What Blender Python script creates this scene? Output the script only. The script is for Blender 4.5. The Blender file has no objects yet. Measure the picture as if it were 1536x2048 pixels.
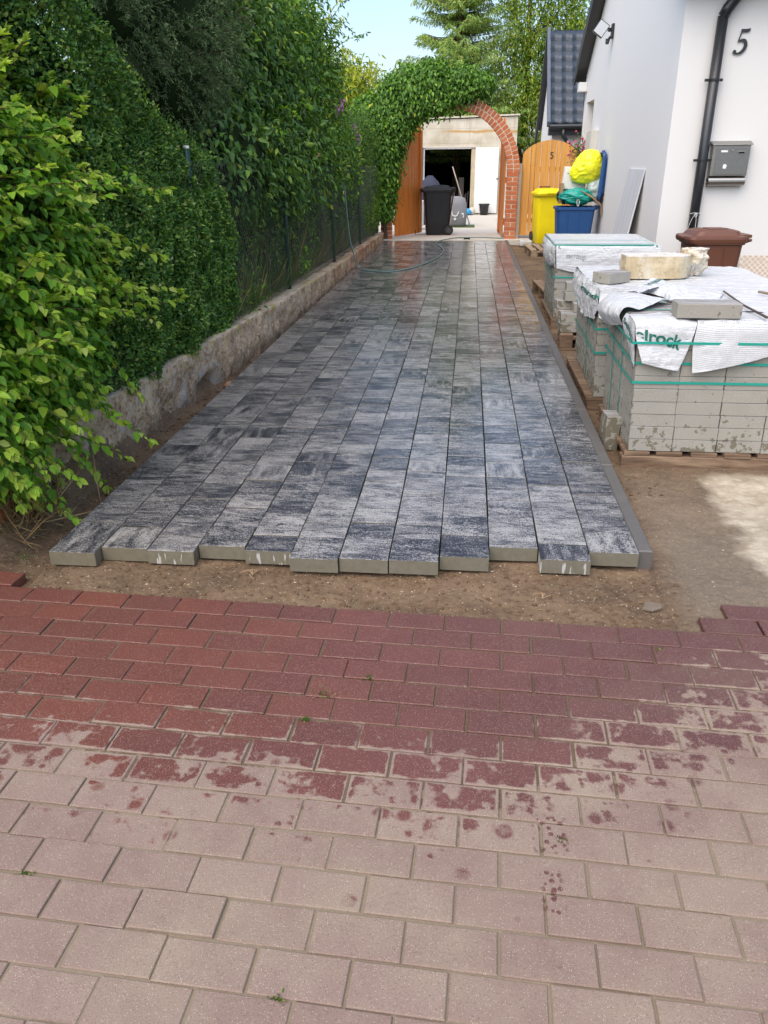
import bpy, math, random
import numpy as np
from mathutils import Vector, Matrix
random.seed(7)
RNG = np.random.default_rng(11)
C = bpy.context.scene.collection
R = math.radians
PI = math.pi

# ------------------------------------------------------------------ camera frame (measured from the place)
F, CX, CY, CAMH = 1550.0, 768.0, 1024.0, 1.47
def _n(v): return v / np.linalg.norm(v)
_Y = _n(np.array([173.0, -703.0, F])); _d = np.array([1.0, -0.0098, 0.0])
_U = _n(np.cross(_Y, _d)); _U = -_U if _U[1] > 0 else _U
_X = _n(np.cross(_Y, _U)); _X = -_X if _X[0] < 0 else _X
def at(px, py, Y):
    r = np.array([px - CX, py - CY, F]); r = np.array([r @ _X, r @ _Y, r @ _U]); t = Y / r[1]
    return (r[0] * t, Y, CAMH + r[2] * t)

# ------------------------------------------------------------------ noise
def _hash(ix, iy, iz, s):
    h = (ix.astype(np.int64) * 374761393 + iy.astype(np.int64) * 668265263 + iz.astype(np.int64) * 2147483647 + s * 974711) & 0xffffffff
    h = ((h ^ (h >> 13)) * 1274126177) & 0xffffffff
    return ((h ^ (h >> 16)) & 0xffff) / 65535.0
def vnoise(p, freq=1.0, octaves=3, seed=0):
    p = np.asarray(p, float) * freq; out = 0; amp = 1; tot = 0
    for o in range(octaves):
        i = np.floor(p); f = p - i; f = f * f * (3 - 2 * f); v = 0
        for dx in (0, 1):
            for dy in (0, 1):
                for dz in (0, 1):
                    w = (f[..., 0] if dx else 1 - f[..., 0]) * (f[..., 1] if dy else 1 - f[..., 1]) * (f[..., 2] if dz else 1 - f[..., 2])
                    v = v + w * _hash(i[..., 0] + dx, i[..., 1] + dy, i[..., 2] + dz, seed + o * 17)
        out = out + amp * (v * 2 - 1); tot += amp; amp *= .5; p = p * 2.03
    return out / tot

# ------------------------------------------------------------------ object helpers
def tag(o, label=None, cat=None, group=None, kind=None):
    if label: o['label'] = label
    if cat: o['category'] = cat
    if group: o['group'] = group
    if kind: o['kind'] = kind
    return o
def empty(name, loc, rz=0.0, label=None, cat=None, group=None):
    o = bpy.data.objects.new(name, None); C.objects.link(o); o.location = loc; o.rotation_euler = (0, 0, rz)
    o.empty_display_size = .1
    return tag(o, label, cat, group)
def link(name, me, mats=None, parent=None, smooth=False):
    if mats is not None:
        for m in (mats if isinstance(mats, (list, tuple)) else [mats]): me.materials.append(m)
    if smooth:
        me.polygons.foreach_set('use_smooth', [True] * len(me.polygons))
    o = bpy.data.objects.new(name, me); C.objects.link(o)
    if parent is not None: o.parent = parent
    return o
def np_mesh(name, V, Fq, k=4, mi=None):
    V = np.asarray(V, np.float32); Fq = np.asarray(Fq, np.int32)
    me = bpy.data.meshes.new(name)
    me.vertices.add(len(V)); me.vertices.foreach_set('co', V.ravel())
    me.loops.add(Fq.size); me.loops.foreach_set('vertex_index', Fq.ravel())
    n = Fq.shape[0]; me.polygons.add(n)
    me.polygons.foreach_set('loop_start', np.arange(0, n * k, k, dtype=np.int32))
    me.polygons.foreach_set('loop_total', np.full(n, k, np.int32))
    if mi is not None: me.polygons.foreach_set('material_index', np.asarray(mi, np.int32))
    me.update(calc_edges=True); me.validate()
    return me
class MB:
    """collects shapes and links them as one mesh"""
    def __init__(s): s.v = []; s.f = []; s.m = []
    def add(s, vs, fs, m=0):
        b = len(s.v); s.v += [tuple(v) for v in vs]; s.f += [tuple(b + i for i in f) for f in fs]; s.m += [m] * len(fs); return s
    def box(s, c, d, rot=None, m=0):
        x, y, z = d[0] / 2, d[1] / 2, d[2] / 2
        vs = [Vector((a * x, b * y, e * z)) for e in (-1, 1) for b in (-1, 1) for a in (-1, 1)]
        if rot is not None: vs = [rot @ v for v in vs]
        vs = [v + Vector(c) for v in vs]
        return s.add(vs, [(0, 2, 3, 1), (4, 5, 7, 6), (0, 1, 5, 4), (2, 6, 7, 3), (0, 4, 6, 2), (1, 3, 7, 5)], m)
    def cbox(s, c, d, ch=.003, rot=None, m=0):
        """box with its top edges chamfered"""
        x, y, z = d[0] / 2, d[1] / 2, d[2] / 2
        vs = [(-x, -y, -z), (x, -y, -z), (x, y, -z), (-x, y, -z), (-x, -y, z - ch), (x, -y, z - ch), (x, y, z - ch), (-x, y, z - ch),
              (-x + ch, -y + ch, z), (x - ch, -y + ch, z), (x - ch, y - ch, z), (-x + ch, y - ch, z)]
        vs = [Vector(v) for v in vs]
        if rot is not None: vs = [rot @ v for v in vs]
        vs = [v + Vector(c) for v in vs]
        return s.add(vs, [(3, 2, 1, 0), (0, 1, 5, 4), (1, 2, 6, 5), (2, 3, 7, 6), (3, 0, 4, 7), (4, 5, 9, 8), (5, 6, 10, 9), (6, 7, 11, 10), (7, 4, 8, 11), (8, 9, 10, 11)], m)
    def cbox2(s, c, d, ch=.003, rot=None, inset=.014):
        x, y, z = d[0] / 2, d[1] / 2, d[2] / 2; i = inset; R_ = random.uniform
        rings = [[(-x, -y, -z), (x, -y, -z), (x, y, -z), (-x, y, -z)], [(-x, -y, z - ch), (x, -y, z - ch), (x, y, z - ch), (-x, y, z - ch)],
                 [(-x + ch, -y + ch, z), (x - ch, -y + ch, z), (x - ch, y - ch, z), (-x + ch, y - ch, z)], [(-x + i, -y + i, z + .0004), (x - i, -y + i, z + .0004), (x - i, y - i, z + .0004), (-x + i, y - i, z + .0004)]]
        if not hasattr(s, 'a'): s.a = []
        s.a += [1.0] * 12 + [0.0] * 4; n = 4
        vs = [Vector(v) for r_ in rings for v in r_]
        if rot is not None: vs = [rot @ v for v in vs]
        vs = [v + Vector(c) for v in vs]
        return s.add(vs, [(k * 4 + j, k * 4 + (j + 1) % 4, k * 4 + 4 + (j + 1) % 4, k * 4 + 4 + j) for k in range(3) for j in range(4)] + [(12, 13, 14, 15), (3, 2, 1, 0)])
    def tube(s, pts, r, n=8, m=0, caps=True):
        pts = [Vector(p) for p in pts]; k = len(pts); rs = r if isinstance(r, (list, tuple)) else [r] * k
        rings = []; prev = None
        for i, p in enumerate(pts):
            t = (pts[min(i + 1, k - 1)] - pts[max(i - 1, 0)])
            t = t.normalized() if t.length > 1e-9 else Vector((0, 0, 1))
            if prev is None:
                a = t.orthogonal().normalized()
            else:
                a = (prev - t * prev.dot(t)); a = a.normalized() if a.length > 1e-6 else t.orthogonal().normalized()
            prev = a; b = t.cross(a)
            rings.append([p + (a * math.cos(2 * PI * j / n) + b * math.sin(2 * PI * j / n)) * rs[i] for j in range(n)])
        vs = [v for rg in rings for v in rg]
        fs = [(i * n + j, i * n + (j + 1) % n, (i + 1) * n + (j + 1) % n, (i + 1) * n + j) for i in range(k - 1) for j in range(n)]
        if caps: fs += [tuple(range(n))[::-1], tuple((k - 1) * n + j for j in range(n))]
        return s.add(vs, fs, m)
    def loft(s, rings, m=0, cap0=True, cap1=True):
        n = len(rings[0]); k = len(rings)
        vs = [v for rg in rings for v in rg]
        fs = [(i * n + j, i * n + (j + 1) % n, (i + 1) * n + (j + 1) % n, (i + 1) * n + j) for i in range(k - 1) for j in range(n)]
        if cap0: fs.append(tuple(range(n))[::-1])
        if cap1: fs.append(tuple((k - 1) * n + j for j in range(n)))
        return s.add(vs, fs, m)
    def prism(s, poly, axis_vec, m=0):
        """poly: 3-D points of a flat outline, extruded by axis_vec"""
        n = len(poly); a = Vector(axis_vec); p = [Vector(q) for q in poly]
        return s.add(p + [q + a for q in p], [tuple(range(n))[::-1], tuple(n + i for i in range(n))] + [(i, (i + 1) % n, n + (i + 1) % n, n + i) for i in range(n)], m)
    def mesh(s, name):
        me = bpy.data.meshes.new(name); me.from_pydata([tuple(v) for v in s.v], [], s.f)
        if s.m: me.polygons.foreach_set('material_index', s.m)
        me.update(); return me
    def build(s, name, mats, parent=None, smooth=False, bevel=0, seg=2):
        me = s.mesh(name)
        import bmesh
        bm = bmesh.new(); bm.from_mesh(me); bmesh.ops.recalc_face_normals(bm, faces=bm.faces); bm.to_mesh(me); bm.free()
        o = link(name, me, mats, parent, smooth)
        if bevel:
            md = o.modifiers.new('b', 'BEVEL'); md.width = bevel; md.segments = seg; md.limit_method = 'ANGLE'; md.angle_limit = R(38)
            if smooth: md.harden_normals = False
        return o
def rrect(w, d, r, z, cx=0, cy=0, n=4):
    out = []
    for (sx, sy, a0) in ((1, 1, 0), (-1, 1, 90), (-1, -1, 180), (1, -1, 270)):
        for i in range(n + 1):
            a = R(a0 + 90 * i / n)
            out.append(Vector((cx + sx * (w / 2 - r) + r * math.cos(a), cy + sy * (d / 2 - r) + r * math.sin(a), z)))
    return out
def catmull(pts, n):
    """resample polyline rows (k,3) to n points"""
    P = np.asarray(pts, float); k = len(P)
    t = np.linspace(0, k - 1, n); i = np.clip(np.floor(t).astype(int), 0, k - 2); f = (t - i)[:, None]
    g = lambda j: P[np.clip(j, 0, k - 1)]
    p0, p1, p2, p3 = g(i - 1), g(i), g(i + 1), g(i + 2)
    return .5 * (2 * p1 + (p2 - p0) * f + (2 * p0 - 5 * p1 + 4 * p2 - p3) * f ** 2 + (3 * p1 - p0 - 3 * p2 + p3) * f ** 3)
def sheet(rows, nu, nv, amp=.008, freq=9, seed=0, linear=False, crease=0.0):
    rows = [catmull(r, nu) for r in rows]; G = np.stack(rows)            # k, nu, 3
    cols = [catmull(G[:, i], nv) for i in range(nu)]; G = np.stack(cols, 1)  # nv, nu, 3
    du = np.gradient(G, axis=1); dv = np.gradient(G, axis=0); N = np.cross(du, dv); N /= np.linalg.norm(N, axis=-1, keepdims=True) + 1e-9
    n = vnoise(G, freq, 3, seed)
    if crease:
        n2 = 1 - np.abs(vnoise(G * np.array([1, 1, 1.0]), freq * 1.7, 2, seed + 5)) * 2.2
        n = n + crease * n2
    return G + N * (n * amp)[..., None], N
def grid_obj(name, G, mats, parent=None, thick=.0015, smooth=True):
    nv, nu = G.shape[:2]; idx = np.arange(nv * nu).reshape(nv, nu)
    Fq = np.stack([idx[:-1, :-1], idx[:-1, 1:], idx[1:, 1:], idx[1:, :-1]], -1).reshape(-1, 4)
    o = link(name, np_mesh(name, G.reshape(-1, 3), Fq), mats, parent, smooth)
    if thick:
        md = o.modifiers.new('s', 'SOLIDIFY'); md.thickness = thick; md.offset = 0
    return o
def geval(G, u, v):
    nv, nu = G.shape[:2]; x = min(max(u, 0), .9999) * (nu - 1); y = min(max(v, 0), .9999) * (nv - 1)
    i, j = int(x), int(y); fx, fy = x - i, y - j
    return (G[j, i] * (1 - fx) * (1 - fy) + G[j, i + 1] * fx * (1 - fy) + G[j + 1, i] * (1 - fx) * fy + G[j + 1, i + 1] * fx * fy)
def text_mesh(txt, size=1.0, extrude=0.0, shear=0.0, bold=0.0, spacing=1.0):
    cu = bpy.data.curves.new('t', 'FONT'); cu.body = txt; cu.size = size; cu.extrude = extrude; cu.shear = shear; cu.offset = bold
    cu.space_character = spacing
    o = bpy.data.objects.new('t', cu); C.objects.link(o)
    dg = bpy.context.evaluated_depsgraph_get(); me = bpy.data.meshes.new_from_object(o.evaluated_get(dg))
    bpy.data.objects.remove(o); bpy.data.curves.remove(cu)
    return me
def text_on_sheet(name, txt, G, N, u0, v0, du, dv, m, parent, off=.003, shear=.0, bold=0.0, side=1):
    """letters that lie on a draped sheet: text x runs along du, text y along dv in sheet coordinates"""
    me = text_mesh(txt, 1.0, 0, shear, bold)
    for v in me.vertices:
        a, b = v.co.x, v.co.y
        u = u0 + a * du[0] + b * dv[0]; w = v0 + a * du[1] + b * dv[1]
        p = geval(G, u, w) + side * geval(N, u, w) * off
        v.co = Vector(p)
    me.update()
    return link(name, me, m, parent)

# ------------------------------------------------------------------ materials
class NT:
    def __init__(s, name):
        s.mat = bpy.data.materials.new(name); s.mat.use_nodes = True; s.t = s.mat.node_tree; s.t.nodes.clear()
        s.out = s.t.nodes.new('ShaderNodeOutputMaterial'); s.b = s.t.nodes.new('ShaderNodeBsdfPrincipled')
        s.t.links.new(s.b.outputs[0], s.out.inputs[0])
    def n(s, typ, ins=None, **kw):
        nd = s.t.nodes.new('ShaderNode' + typ)
        for k, v in kw.items(): setattr(nd, k, v)
        for k, v in (ins or {}).items(): s.set(nd, k, v)
        return nd
    def set(s, nd, k, v):
        i = nd.inputs[k]
        if hasattr(v, 'is_output') or isinstance(v, bpy.types.NodeSocket): s.t.links.new(v, i)
        else:
            if isinstance(v, (tuple, list)) and len(v) == 3 and i.type == 'RGBA': v = (*v, 1)
            i.default_value = v
    def math(s, op, a, b=0.0, c=0.0, clamp=False):
        nd = s.n('Math', {0: a, 1: b, 2: c}, operation=op); nd.use_clamp = clamp; return nd.outputs[0]
    def mix(s, f, a, b, blend='MIX'):
        nd = s.t.nodes.new('ShaderNodeMix'); nd.data_type = 'RGBA'; nd.blend_type = blend
        s.set(nd, 0, f); s.set(nd, 6, a); s.set(nd, 7, b); return nd.outputs[2]
    def ramp(s, f, stops, interp='LINEAR'):
        nd = s.t.nodes.new('ShaderNodeValToRGB'); cr = nd.color_ramp; cr.interpolation = interp
        while len(cr.elements) > 1: cr.elements.remove(cr.elements[-1])
        for i, (p, c) in enumerate(stops):
            e = cr.elements[0] if i == 0 else cr.elements.new(p)
            e.position = p; e.color = (*c, 1) if len(c) == 3 else c
        s.set(nd, 0, f); return nd.outputs[0]
    def step(s, f, a, b):
        nd = s.n('MapRange', {0: f, 1: a, 2: b, 3: 0.0, 4: 1.0}); nd.clamp = True; return nd.outputs[0]
    def pos(s): return s.n('NewGeometry').outputs['Position']
    def objco(s): return s.n('TexCoord').outputs['Object']
    def island(s): return s.n('NewGeometry').outputs['Random Per Island']
    def scale(s, v, sc):
        nd = s.n('VectorMath', operation='MULTIPLY'); s.set(nd, 0, v); s.set(nd, 1, sc); return nd.outputs[0]
    def addv(s, v, w):
        nd = s.n('VectorMath', operation='ADD'); s.set(nd, 0, v); s.set(nd, 1, w); return nd.outputs[0]
    def sep(s, v):
        nd = s.n('SeparateXYZ'); s.set(nd, 0, v); return nd.outputs
    def comb(s, x, y, z):
        nd = s.n('CombineXYZ'); s.set(nd, 0, x); s.set(nd, 1, y); s.set(nd, 2, z); return nd.outputs[0]
    def noise(s, v, sc, det=4, rough=.55, out='Fac', dist=0.0):
        nd = s.n('TexNoise', {'Vector': v, 'Scale': sc, 'Detail': det, 'Roughness': rough, 'Distortion': dist}); return nd.outputs[out]
    def voro(s, v, sc, out='Distance', feature='F1', rnd=1.0):
        nd = s.n('TexVoronoi', {'Vector': v, 'Scale': sc, 'Randomness': rnd}, feature=feature); return nd.outputs[out]
    def bump(s, h, st=.3, dist=.01, nrm=None):
        nd = s.n('Bump', {'Height': h, 'Strength': st, 'Distance': dist})
        if nrm is not None: s.set(nd, 'Normal', nrm)
        s.set(s.b, 'Normal', nd.outputs[0]); return nd.outputs[0]
    def fin(s, col=None, rough=None, metal=None, spec=None):
        if col is not None: s.set(s.b, 'Base Color', col)
        if rough is not None: s.set(s.b, 'Roughness', rough)
        if metal is not None: s.set(s.b, 'Metallic', metal)
        if spec is not None: s.set(s.b, 'Specular IOR Level', spec)
        return s.mat
def simple(name, col, rough=.6, metal=0, spec=.5, var=.12, vs=6, bump=0.0, bs=60):
    t = NT(name); p = t.objco(); n = t.noise(p, vs, 4)
    c = t.mix(n, tuple(x * (1 - var) for x in col), tuple(min(1, x * (1 + var)) for x in col))
    if bump: t.bump(t.noise(p, bs, 3), bump, .004)
    return t.fin(c, rough, metal, spec)
def leafmat(name, stops, trans=.35, rough=.45, spec=.35, tw=(1.5, 1.4, .5)):
    t = NT(name); i = t.island(); c = t.ramp(i, stops)
    n = t.noise(t.pos(), 2.2, 2); c = t.mix(t.step(n, .3, .7), t.mix(1.0, c, (.74, .80, .82), 'MULTIPLY'), c)
    t.fin(c, rough + .08, 0, spec * .75)
    tr = t.n('BsdfTranslucent', {'Color': t.mix(1.0, c, (*[min(1, x) for x in (1.0, 1.0, .55)],), 'MULTIPLY')})
    mx = t.n('MixShader', {0: trans}); t.set(mx, 1, t.b.outputs[0]); t.set(mx, 2, tr.outputs[0])
    t.t.links.new(mx.outputs[0], t.out.inputs[0]); return t.mat

def mat_grey_paver():
    t = NT('grey_streaked_paver'); p = t.pos(); isl = t.island()
    off = t.comb(t.math('MULTIPLY', isl, 31.0), t.math('MULTIPLY', isl, 77.0), 0.0)
    q = t.addv(p, off)
    s1 = t.noise(t.scale(q, (6.0, 27.0, 1.0)), 1.0, 9, .70, dist=1.1)
    s2 = t.noise(t.scale(q, (26.0, 5.0, 1.0)), 1.0, 6, .62)
    sw = t.step(t.math('FRACT', t.math('MULTIPLY', isl, 13.7)), .86, .88)
    st = t.math('ADD', t.math('MULTIPLY', s1, t.math('SUBTRACT', 1.0, sw)), t.math('MULTIPLY', s2, sw))
    sp = t.noise(q, 170.0, 3, .7)
    st = t.math('ADD', .5, t.math('MULTIPLY', t.math('SUBTRACT', st, .5), 1.35))
    s3 = t.noise(t.scale(q, (42.0, 150.0, 1.0)), 1.0, 4, .7)
    v = t.math('ADD', st, t.math('MULTIPLY', t.math('SUBTRACT', sp, .5), 1.9)); v = t.math('ADD', v, t.math('MULTIPLY', t.math('SUBTRACT', s3, .5), 1.0))
    blot = t.noise(q, 6.5, 3)
    v = t.math('ADD', v, t.math('MULTIPLY', t.math('SUBTRACT', blot, .5), .60))
    bias = t.math('MULTIPLY', t.math('SUBTRACT', t.math('FRACT', t.math('MULTIPLY', isl, 57.3)), .5), .25)
    v = t.math('ADD', v, bias)
    top = t.ramp(v, [(.24, (.016, .018, .026)), (.41, (.050, .053, .065)), (.51, (.130, .130, .134)), (.60, (.235, .230, .228)), (.76, (.35, .342, .33))])
    nz = t.sep(t.n('NewGeometry').outputs['Normal'])[2]
    px, py, pz = t.sep(p)[0:3]
    cem = t.mix(t.noise(p, 40.0, 4), (.115, .105, .075), (.20, .185, .14))
    drip = t.noise(t.scale(q, (70.0, 1.0, 9.0)), 1.0, 2)
    has = t.step(t.math('FRACT', t.math('MULTIPLY', isl, 91.0)), .62, .66)
    low = t.step(pz, -.008, -.02)
    cem = t.mix(t.math('MULTIPLY', t.math('MULTIPLY', t.step(drip, .60, .64), has), low), cem, (.42, .42, .40))
    col = t.mix(t.step(nz, .3, .6), cem, top)
    # damp smudges drying unevenly on the far blocks
    smu = t.math('MULTIPLY', t.step(t.noise(t.scale(q, (5.0, 11.0, 1.0)), 1.0, 3), .56, .70), t.math('MULTIPLY', t.step(nz, .3, .6), t.math('ADD', .30, t.math('MULTIPLY', t.step(py, 4.0, 8.0), .45))))
    col = t.mix(smu, col, (.022, .023, .028))
    # wetter towards the gate and along the middle
    wet = t.math('ADD', t.step(py, 3.0, 9.5), t.math('MULTIPLY', t.math('SUBTRACT', t.noise(p, 1.7, 3), .5), .7), clamp=True)
    col = t.mix(t.math('MULTIPLY', wet, .12), col, (.03, .033, .042))
    rg = t.math('SUBTRACT', .46, t.math('MULTIPLY', wet, .27))
    rg = t.math('ADD', rg, t.math('MULTIPLY', t.math('SUBTRACT', t.noise(q, 9.0, 3), .5), .22))
    pool = t.step(t.noise(t.scale(q, (4.0, 9.0, 1.0)), 1.0, 2), .60, .68)
    rg = t.math('SUBTRACT', rg, t.math('MULTIPLY', t.math('MULTIPLY', pool, wet), .12), clamp=True)
    shn = t.math('MULTIPLY', t.step(px, -.7, .0), t.math('MULTIPLY', t.step(py, 3.0, 4.0), t.step(py, 9.0, 6.0)))
    rg = t.math('MAXIMUM', t.math('SUBTRACT', rg, t.math('MULTIPLY', shn, .18)), .10)
    col = t.mix(t.math('MULTIPLY', t.step(px, -.3, -1.5), .5), col, t.mix(1.0, col, (1.0, .90, .78), 'MULTIPLY'))
    t.bump(t.math('ADD', t.math('MULTIPLY', sp, .6), t.math('MULTIPLY', t.noise(q, 14.0, 2), .5)), .22, .0016)
    return t.fin(col, rg, 0, t.math('ADD', .42, t.math('MULTIPLY', t.math('MAXIMUM', shn, wet), .45)))
def wetmask(t, p, edged=False):
    """0 dry, 1 wet; also the damp boot print"""
    px, py, pz = t.sep(p)[0:3]
    n1 = t.noise(p, 5.0, 3, .6); n2 = t.noise(p, 22.0, 3, .6)
    edge = t.math('MULTIPLY', t.math('POWER', t.math('MAXIMUM', t.math('ADD', px, .1), 0.0), 2.0), .36)
    w = t.math('SUBTRACT', py, t.math('ADD', 1.585, edge))
    w = t.math('ADD', w, t.math('MULTIPLY', t.math('SUBTRACT', n1, .5), .85))
    w = t.math('ADD', w, t.math('MULTIPLY', t.math('SUBTRACT', n2, .5), .9))
    if edged:
        ea = t.n('Attribute'); ea.attribute_name = 'edge'
        w = t.math('SUBTRACT', w, t.math('MULTIPLY', t.math('POWER', ea.outputs['Fac'], 1.6), t.math('ADD', .02, t.math('MULTIPLY', n2, .42))))
    main = t.step(w, -.045, .05)
    # boot print: rows of small round lugs
    def box(x0, x1, y0, y1):
        a = t.math('MULTIPLY', t.step(px, x0, x0 + .012), t.step(px, x1, x1 - .012))
        return t.math('MULTIPLY', a, t.math('MULTIPLY', t.step(py, y0, y0 + .012), t.step(py, y1, y1 - .012)))
    z = t.math('MAXIMUM', box(.205, .30, 1.40, 1.53), box(.215, .275, 1.22, 1.36))
    v = t.voro(t.scale(p, (1.0, 1.0, 0.0)), 62.0, rnd=.95)
    lug = t.math('MULTIPLY', z, t.step(v, .46, .38))
    d = t.voro(t.scale(t.addv(p, t.scale(t.noise(p, 30.0, 3, out='Color'), (.018, .018, 0.0))), (1.0, 1.0, 0.0)), 7.5)
    drops = t.math('MULTIPLY', t.step(d, .20, .13), t.step(w, -.42, -.2))
    d2 = t.voro(t.scale(t.addv(p, t.scale(t.noise(p, 60.0, 3, out='Color'), (.012, .012, 0.0))), (1.0, 1.0, 0.0)), 24.0)
    d2c = t.sep(t.voro(t.scale(p, (1.0, 1.0, 0.0)), 24.0, 'Color'))[0]
    drops = t.math('MAXIMUM', drops, t.math('MULTIPLY', t.math('MULTIPLY', t.step(d2, .32, .18), t.step(d2c, .62, .66)), t.step(w, -.26, -.08)))
    return t.math('MAXIMUM', main, t.math('MAXIMUM', lug, drops))
def mat_red_paver():
    t = NT('red_concrete_paver'); p = t.pos(); isl = t.island(); w = wetmask(t, p, True)
    px, py, pz = t.sep(p)[0:3]
    n = t.noise(p, 9.0, 4); g = t.noise(p, 260.0, 2, .7)
    lr = t.step(px, -1.0, .7)
    wet = t.mix(n, t.mix(lr, (.110, .030, .019), (.088, .036, .031)), t.mix(lr, (.175, .056, .036), (.135, .062, .052))); wet = t.mix(t.math('MULTIPLY', t.math('FRACT', t.math('MULTIPLY', isl, 7.3)), .6), wet, (.078, .030, .026)); wet = t.mix(t.math('MULTIPLY', t.step(g, .48, .68), .55), wet, (.24, .11, .085))
    dry = t.mix(n, (.210, .145, .115), (.275, .200, .162)); dry = t.mix(t.math('MULTIPLY', t.math('FRACT', t.math('MULTIPLY', isl, 7.3)), .65), dry, (.19, .125, .102))
    dust = t.step(t.noise(p, 3.2, 5, .65), .40, .66)
    dry = t.mix(t.math('MULTIPLY', dust, .75), dry, (.285, .225, .165))
    dw = t.math('MULTIPLY', t.step(t.noise(t.addv(p, (5.0, 0.0, 0.0)), 4.0, 4, .6), .5, .7), t.step(px, -.1, .9))
    wet = t.mix(t.math('MULTIPLY', dw, .55), wet, (.15, .098, .07))
    col = t.mix(w, dry, wet)
    col = t.mix(t.math('MULTIPLY', t.step(g, .46, .34), .65), col, t.mix(.5, col, (.05, .02, .02)))
    sp = t.voro(p, 260.0); spr = t.sep(t.voro(p, 260.0, 'Color'))[0]
    m = t.math('MULTIPLY', t.step(sp, .30, .20), t.step(spr, .72, .78))
    col = t.mix(t.math('MULTIPLY', m, t.mix(w, (.55, .55, .55), (.5, .5, .5))), col, (.60, .52, .46))
    rg = t.math('SUBTRACT', .88, t.math('MULTIPLY', w, .42))
    t.bump(t.math('ADD', g, t.math('MULTIPLY', t.noise(p, 90.0, 3), .8)), .55, .0022)
    return t.fin(col, rg, 0, .45)
def mat_joint():
    t = NT('joint_sand'); p = t.pos(); w = wetmask(t, p); n = t.noise(p, 120.0, 3)
    dry = t.mix(n, (.18, .145, .10), (.26, .21, .15)); wet = t.mix(n, (.055, .036, .022), (.13, .085, .055))
    far = t.step(t.sep(p)[1], 1.75, 1.45)
    col = t.mix(w, dry, t.mix(.25, wet, dry)); t.bump(n, .5, .003); return t.fin(col, .92, 0, .2)
def mat_earth():
    t = NT('damp_sandy_earth'); p = t.pos(); px, py, pz = t.sep(p)[0:3]
    n = t.noise(p, 3.5, 5, .62); n2 = t.noise(p, 60.0, 4, .65)
    c = t.ramp(n, [(.25, (.068, .041, .023)), (.5, (.135, .086, .049)), (.75, (.22, .152, .092))])
    c = t.mix(t.math('MULTIPLY', t.step(n2, .45, .7), .6), c, (.21, .15, .095))
    c = t.mix(t.math('MULTIPLY', t.step(n2, .42, .3), .7), c, (.05, .03, .018))
    v = t.voro(p, 110.0); vc = t.sep(t.voro(p, 110.0, 'Color'))[0]
    c = t.mix(t.math('MULTIPLY', t.step(v, .32, .25), t.step(vc, .90, .93)), c, (.46, .38, .28))
    # greyer, compacted strip right of the kerb
    gr = t.math('MULTIPLY', t.step(px, .80, .95), t.step(py, 4.4, 3.2))
    c = t.mix(t.math('MULTIPLY', gr, .65), c, t.mix(n2, (.13, .105, .075), (.24, .20, .15)))
    # the old dry concrete apron at the right
    wob = t.math('MULTIPLY', t.math('SUBTRACT', t.noise(p, 4.0, 4, .6), .5), .34)
    a = t.math('SUBTRACT', t.math('ADD', px, wob), 1.24)
    dry = t.math('MULTIPLY', t.step(a, -.03, .06), t.math('MULTIPLY', t.step(py, 2.62, 2.72), t.step(py, 4.10, 3.98)))
    conc = t.ramp(t.noise(p, 11.0, 5, .6), [(.3, (.28, .23, .16)), (.55, (.43, .37, .28)), (.8, (.52, .46, .36))])
    conc = t.mix(t.math('MULTIPLY', t.step(t.noise(p, 30.0, 4, .7), .60, .7), .6), conc, (.25, .17, .10))
    c = t.mix(dry, c, conc)
    b = t.math('ADD', n2, t.math('MULTIPLY', t.noise(p, 220.0, 2), .5))
    t.bump(b, .75, .007)
    return t.fin(c, t.math('SUBTRACT', .9, t.math('MULTIPLY', gr, .2)), 0, .35)
def mat_cement_block():
    t = NT('raw_cement_block'); p = t.pos(); n = t.noise(p, 7.0, 4); g = t.noise(p, 260.0, 2, .7)
    pz = t.sep(p)[2]; oi = t.n('ObjectInfo').outputs['Random']
    c = t.mix(n, (.245, .232, .198), (.345, .33, .288)); c = t.mix(t.math('MULTIPLY', t.step(g, .5, .75), .5), c, (.52, .50, .45))
    c = t.mix(t.math('MULTIPLY', t.step(g, .38, .28), .5), c, (.15, .14, .11))
    c = t.mix(t.math('MULTIPLY', oi, .22), c, (.26, .25, .22))
    lowband = t.step(pz, .24, .0)
    st = t.math('ADD', t.noise(p, 24.0, 3, .6), t.math('MULTIPLY', lowband, .13))
    left = t.step(t.sep(p)[0], .93, .86); st = t.math('ADD', st, t.math('MULTIPLY', left, .14))
    c = t.mix(t.math('MULTIPLY', t.step(st, .665, .685), .85), c, (.135, .118, .078))
    nz = t.sep(t.n('NewGeometry').outputs['Normal'])[2]
    top = t.ramp(t.noise(t.scale(p, (3.0, 38.0, 1.0)), 1.0, 6, .6), [(.35, (.16, .155, .15)), (.6, (.36, .35, .33))])
    c = t.mix(t.step(nz, .6, .8), c, top)
    t.bump(g, .35, .0015); return t.fin(c, .85, 0, .3)
def mat_wood(name, a, b, c3, rough=.75, sc=(30, 30, 1.6), knots=True, spec=.3):
    t = NT(name); p = t.objco(); isl = t.island()
    q = t.addv(p, t.comb(t.math('MULTIPLY', isl, 9.0), t.math('MULTIPLY', isl, 5.0), t.math('MULTIPLY', isl, 3.0)))
    g = t.noise(t.scale(q, sc), 1.0, 6, .6, dist=.6)
    c = t.ramp(g, [(.3, a), (.5, b), (.72, c3)]); c = t.mix(t.math('MULTIPLY', isl, .35), c, a)
    if knots:
        k = t.voro(t.scale(q, (5.0, 5.0, 1.6)), 1.0); c = t.mix(t.math('MULTIPLY', t.step(k, .12, .05), .6), c, tuple(x * .25 for x in a))
    t.bump(g, .25, .002); return t.fin(c, rough, 0, spec)
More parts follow.
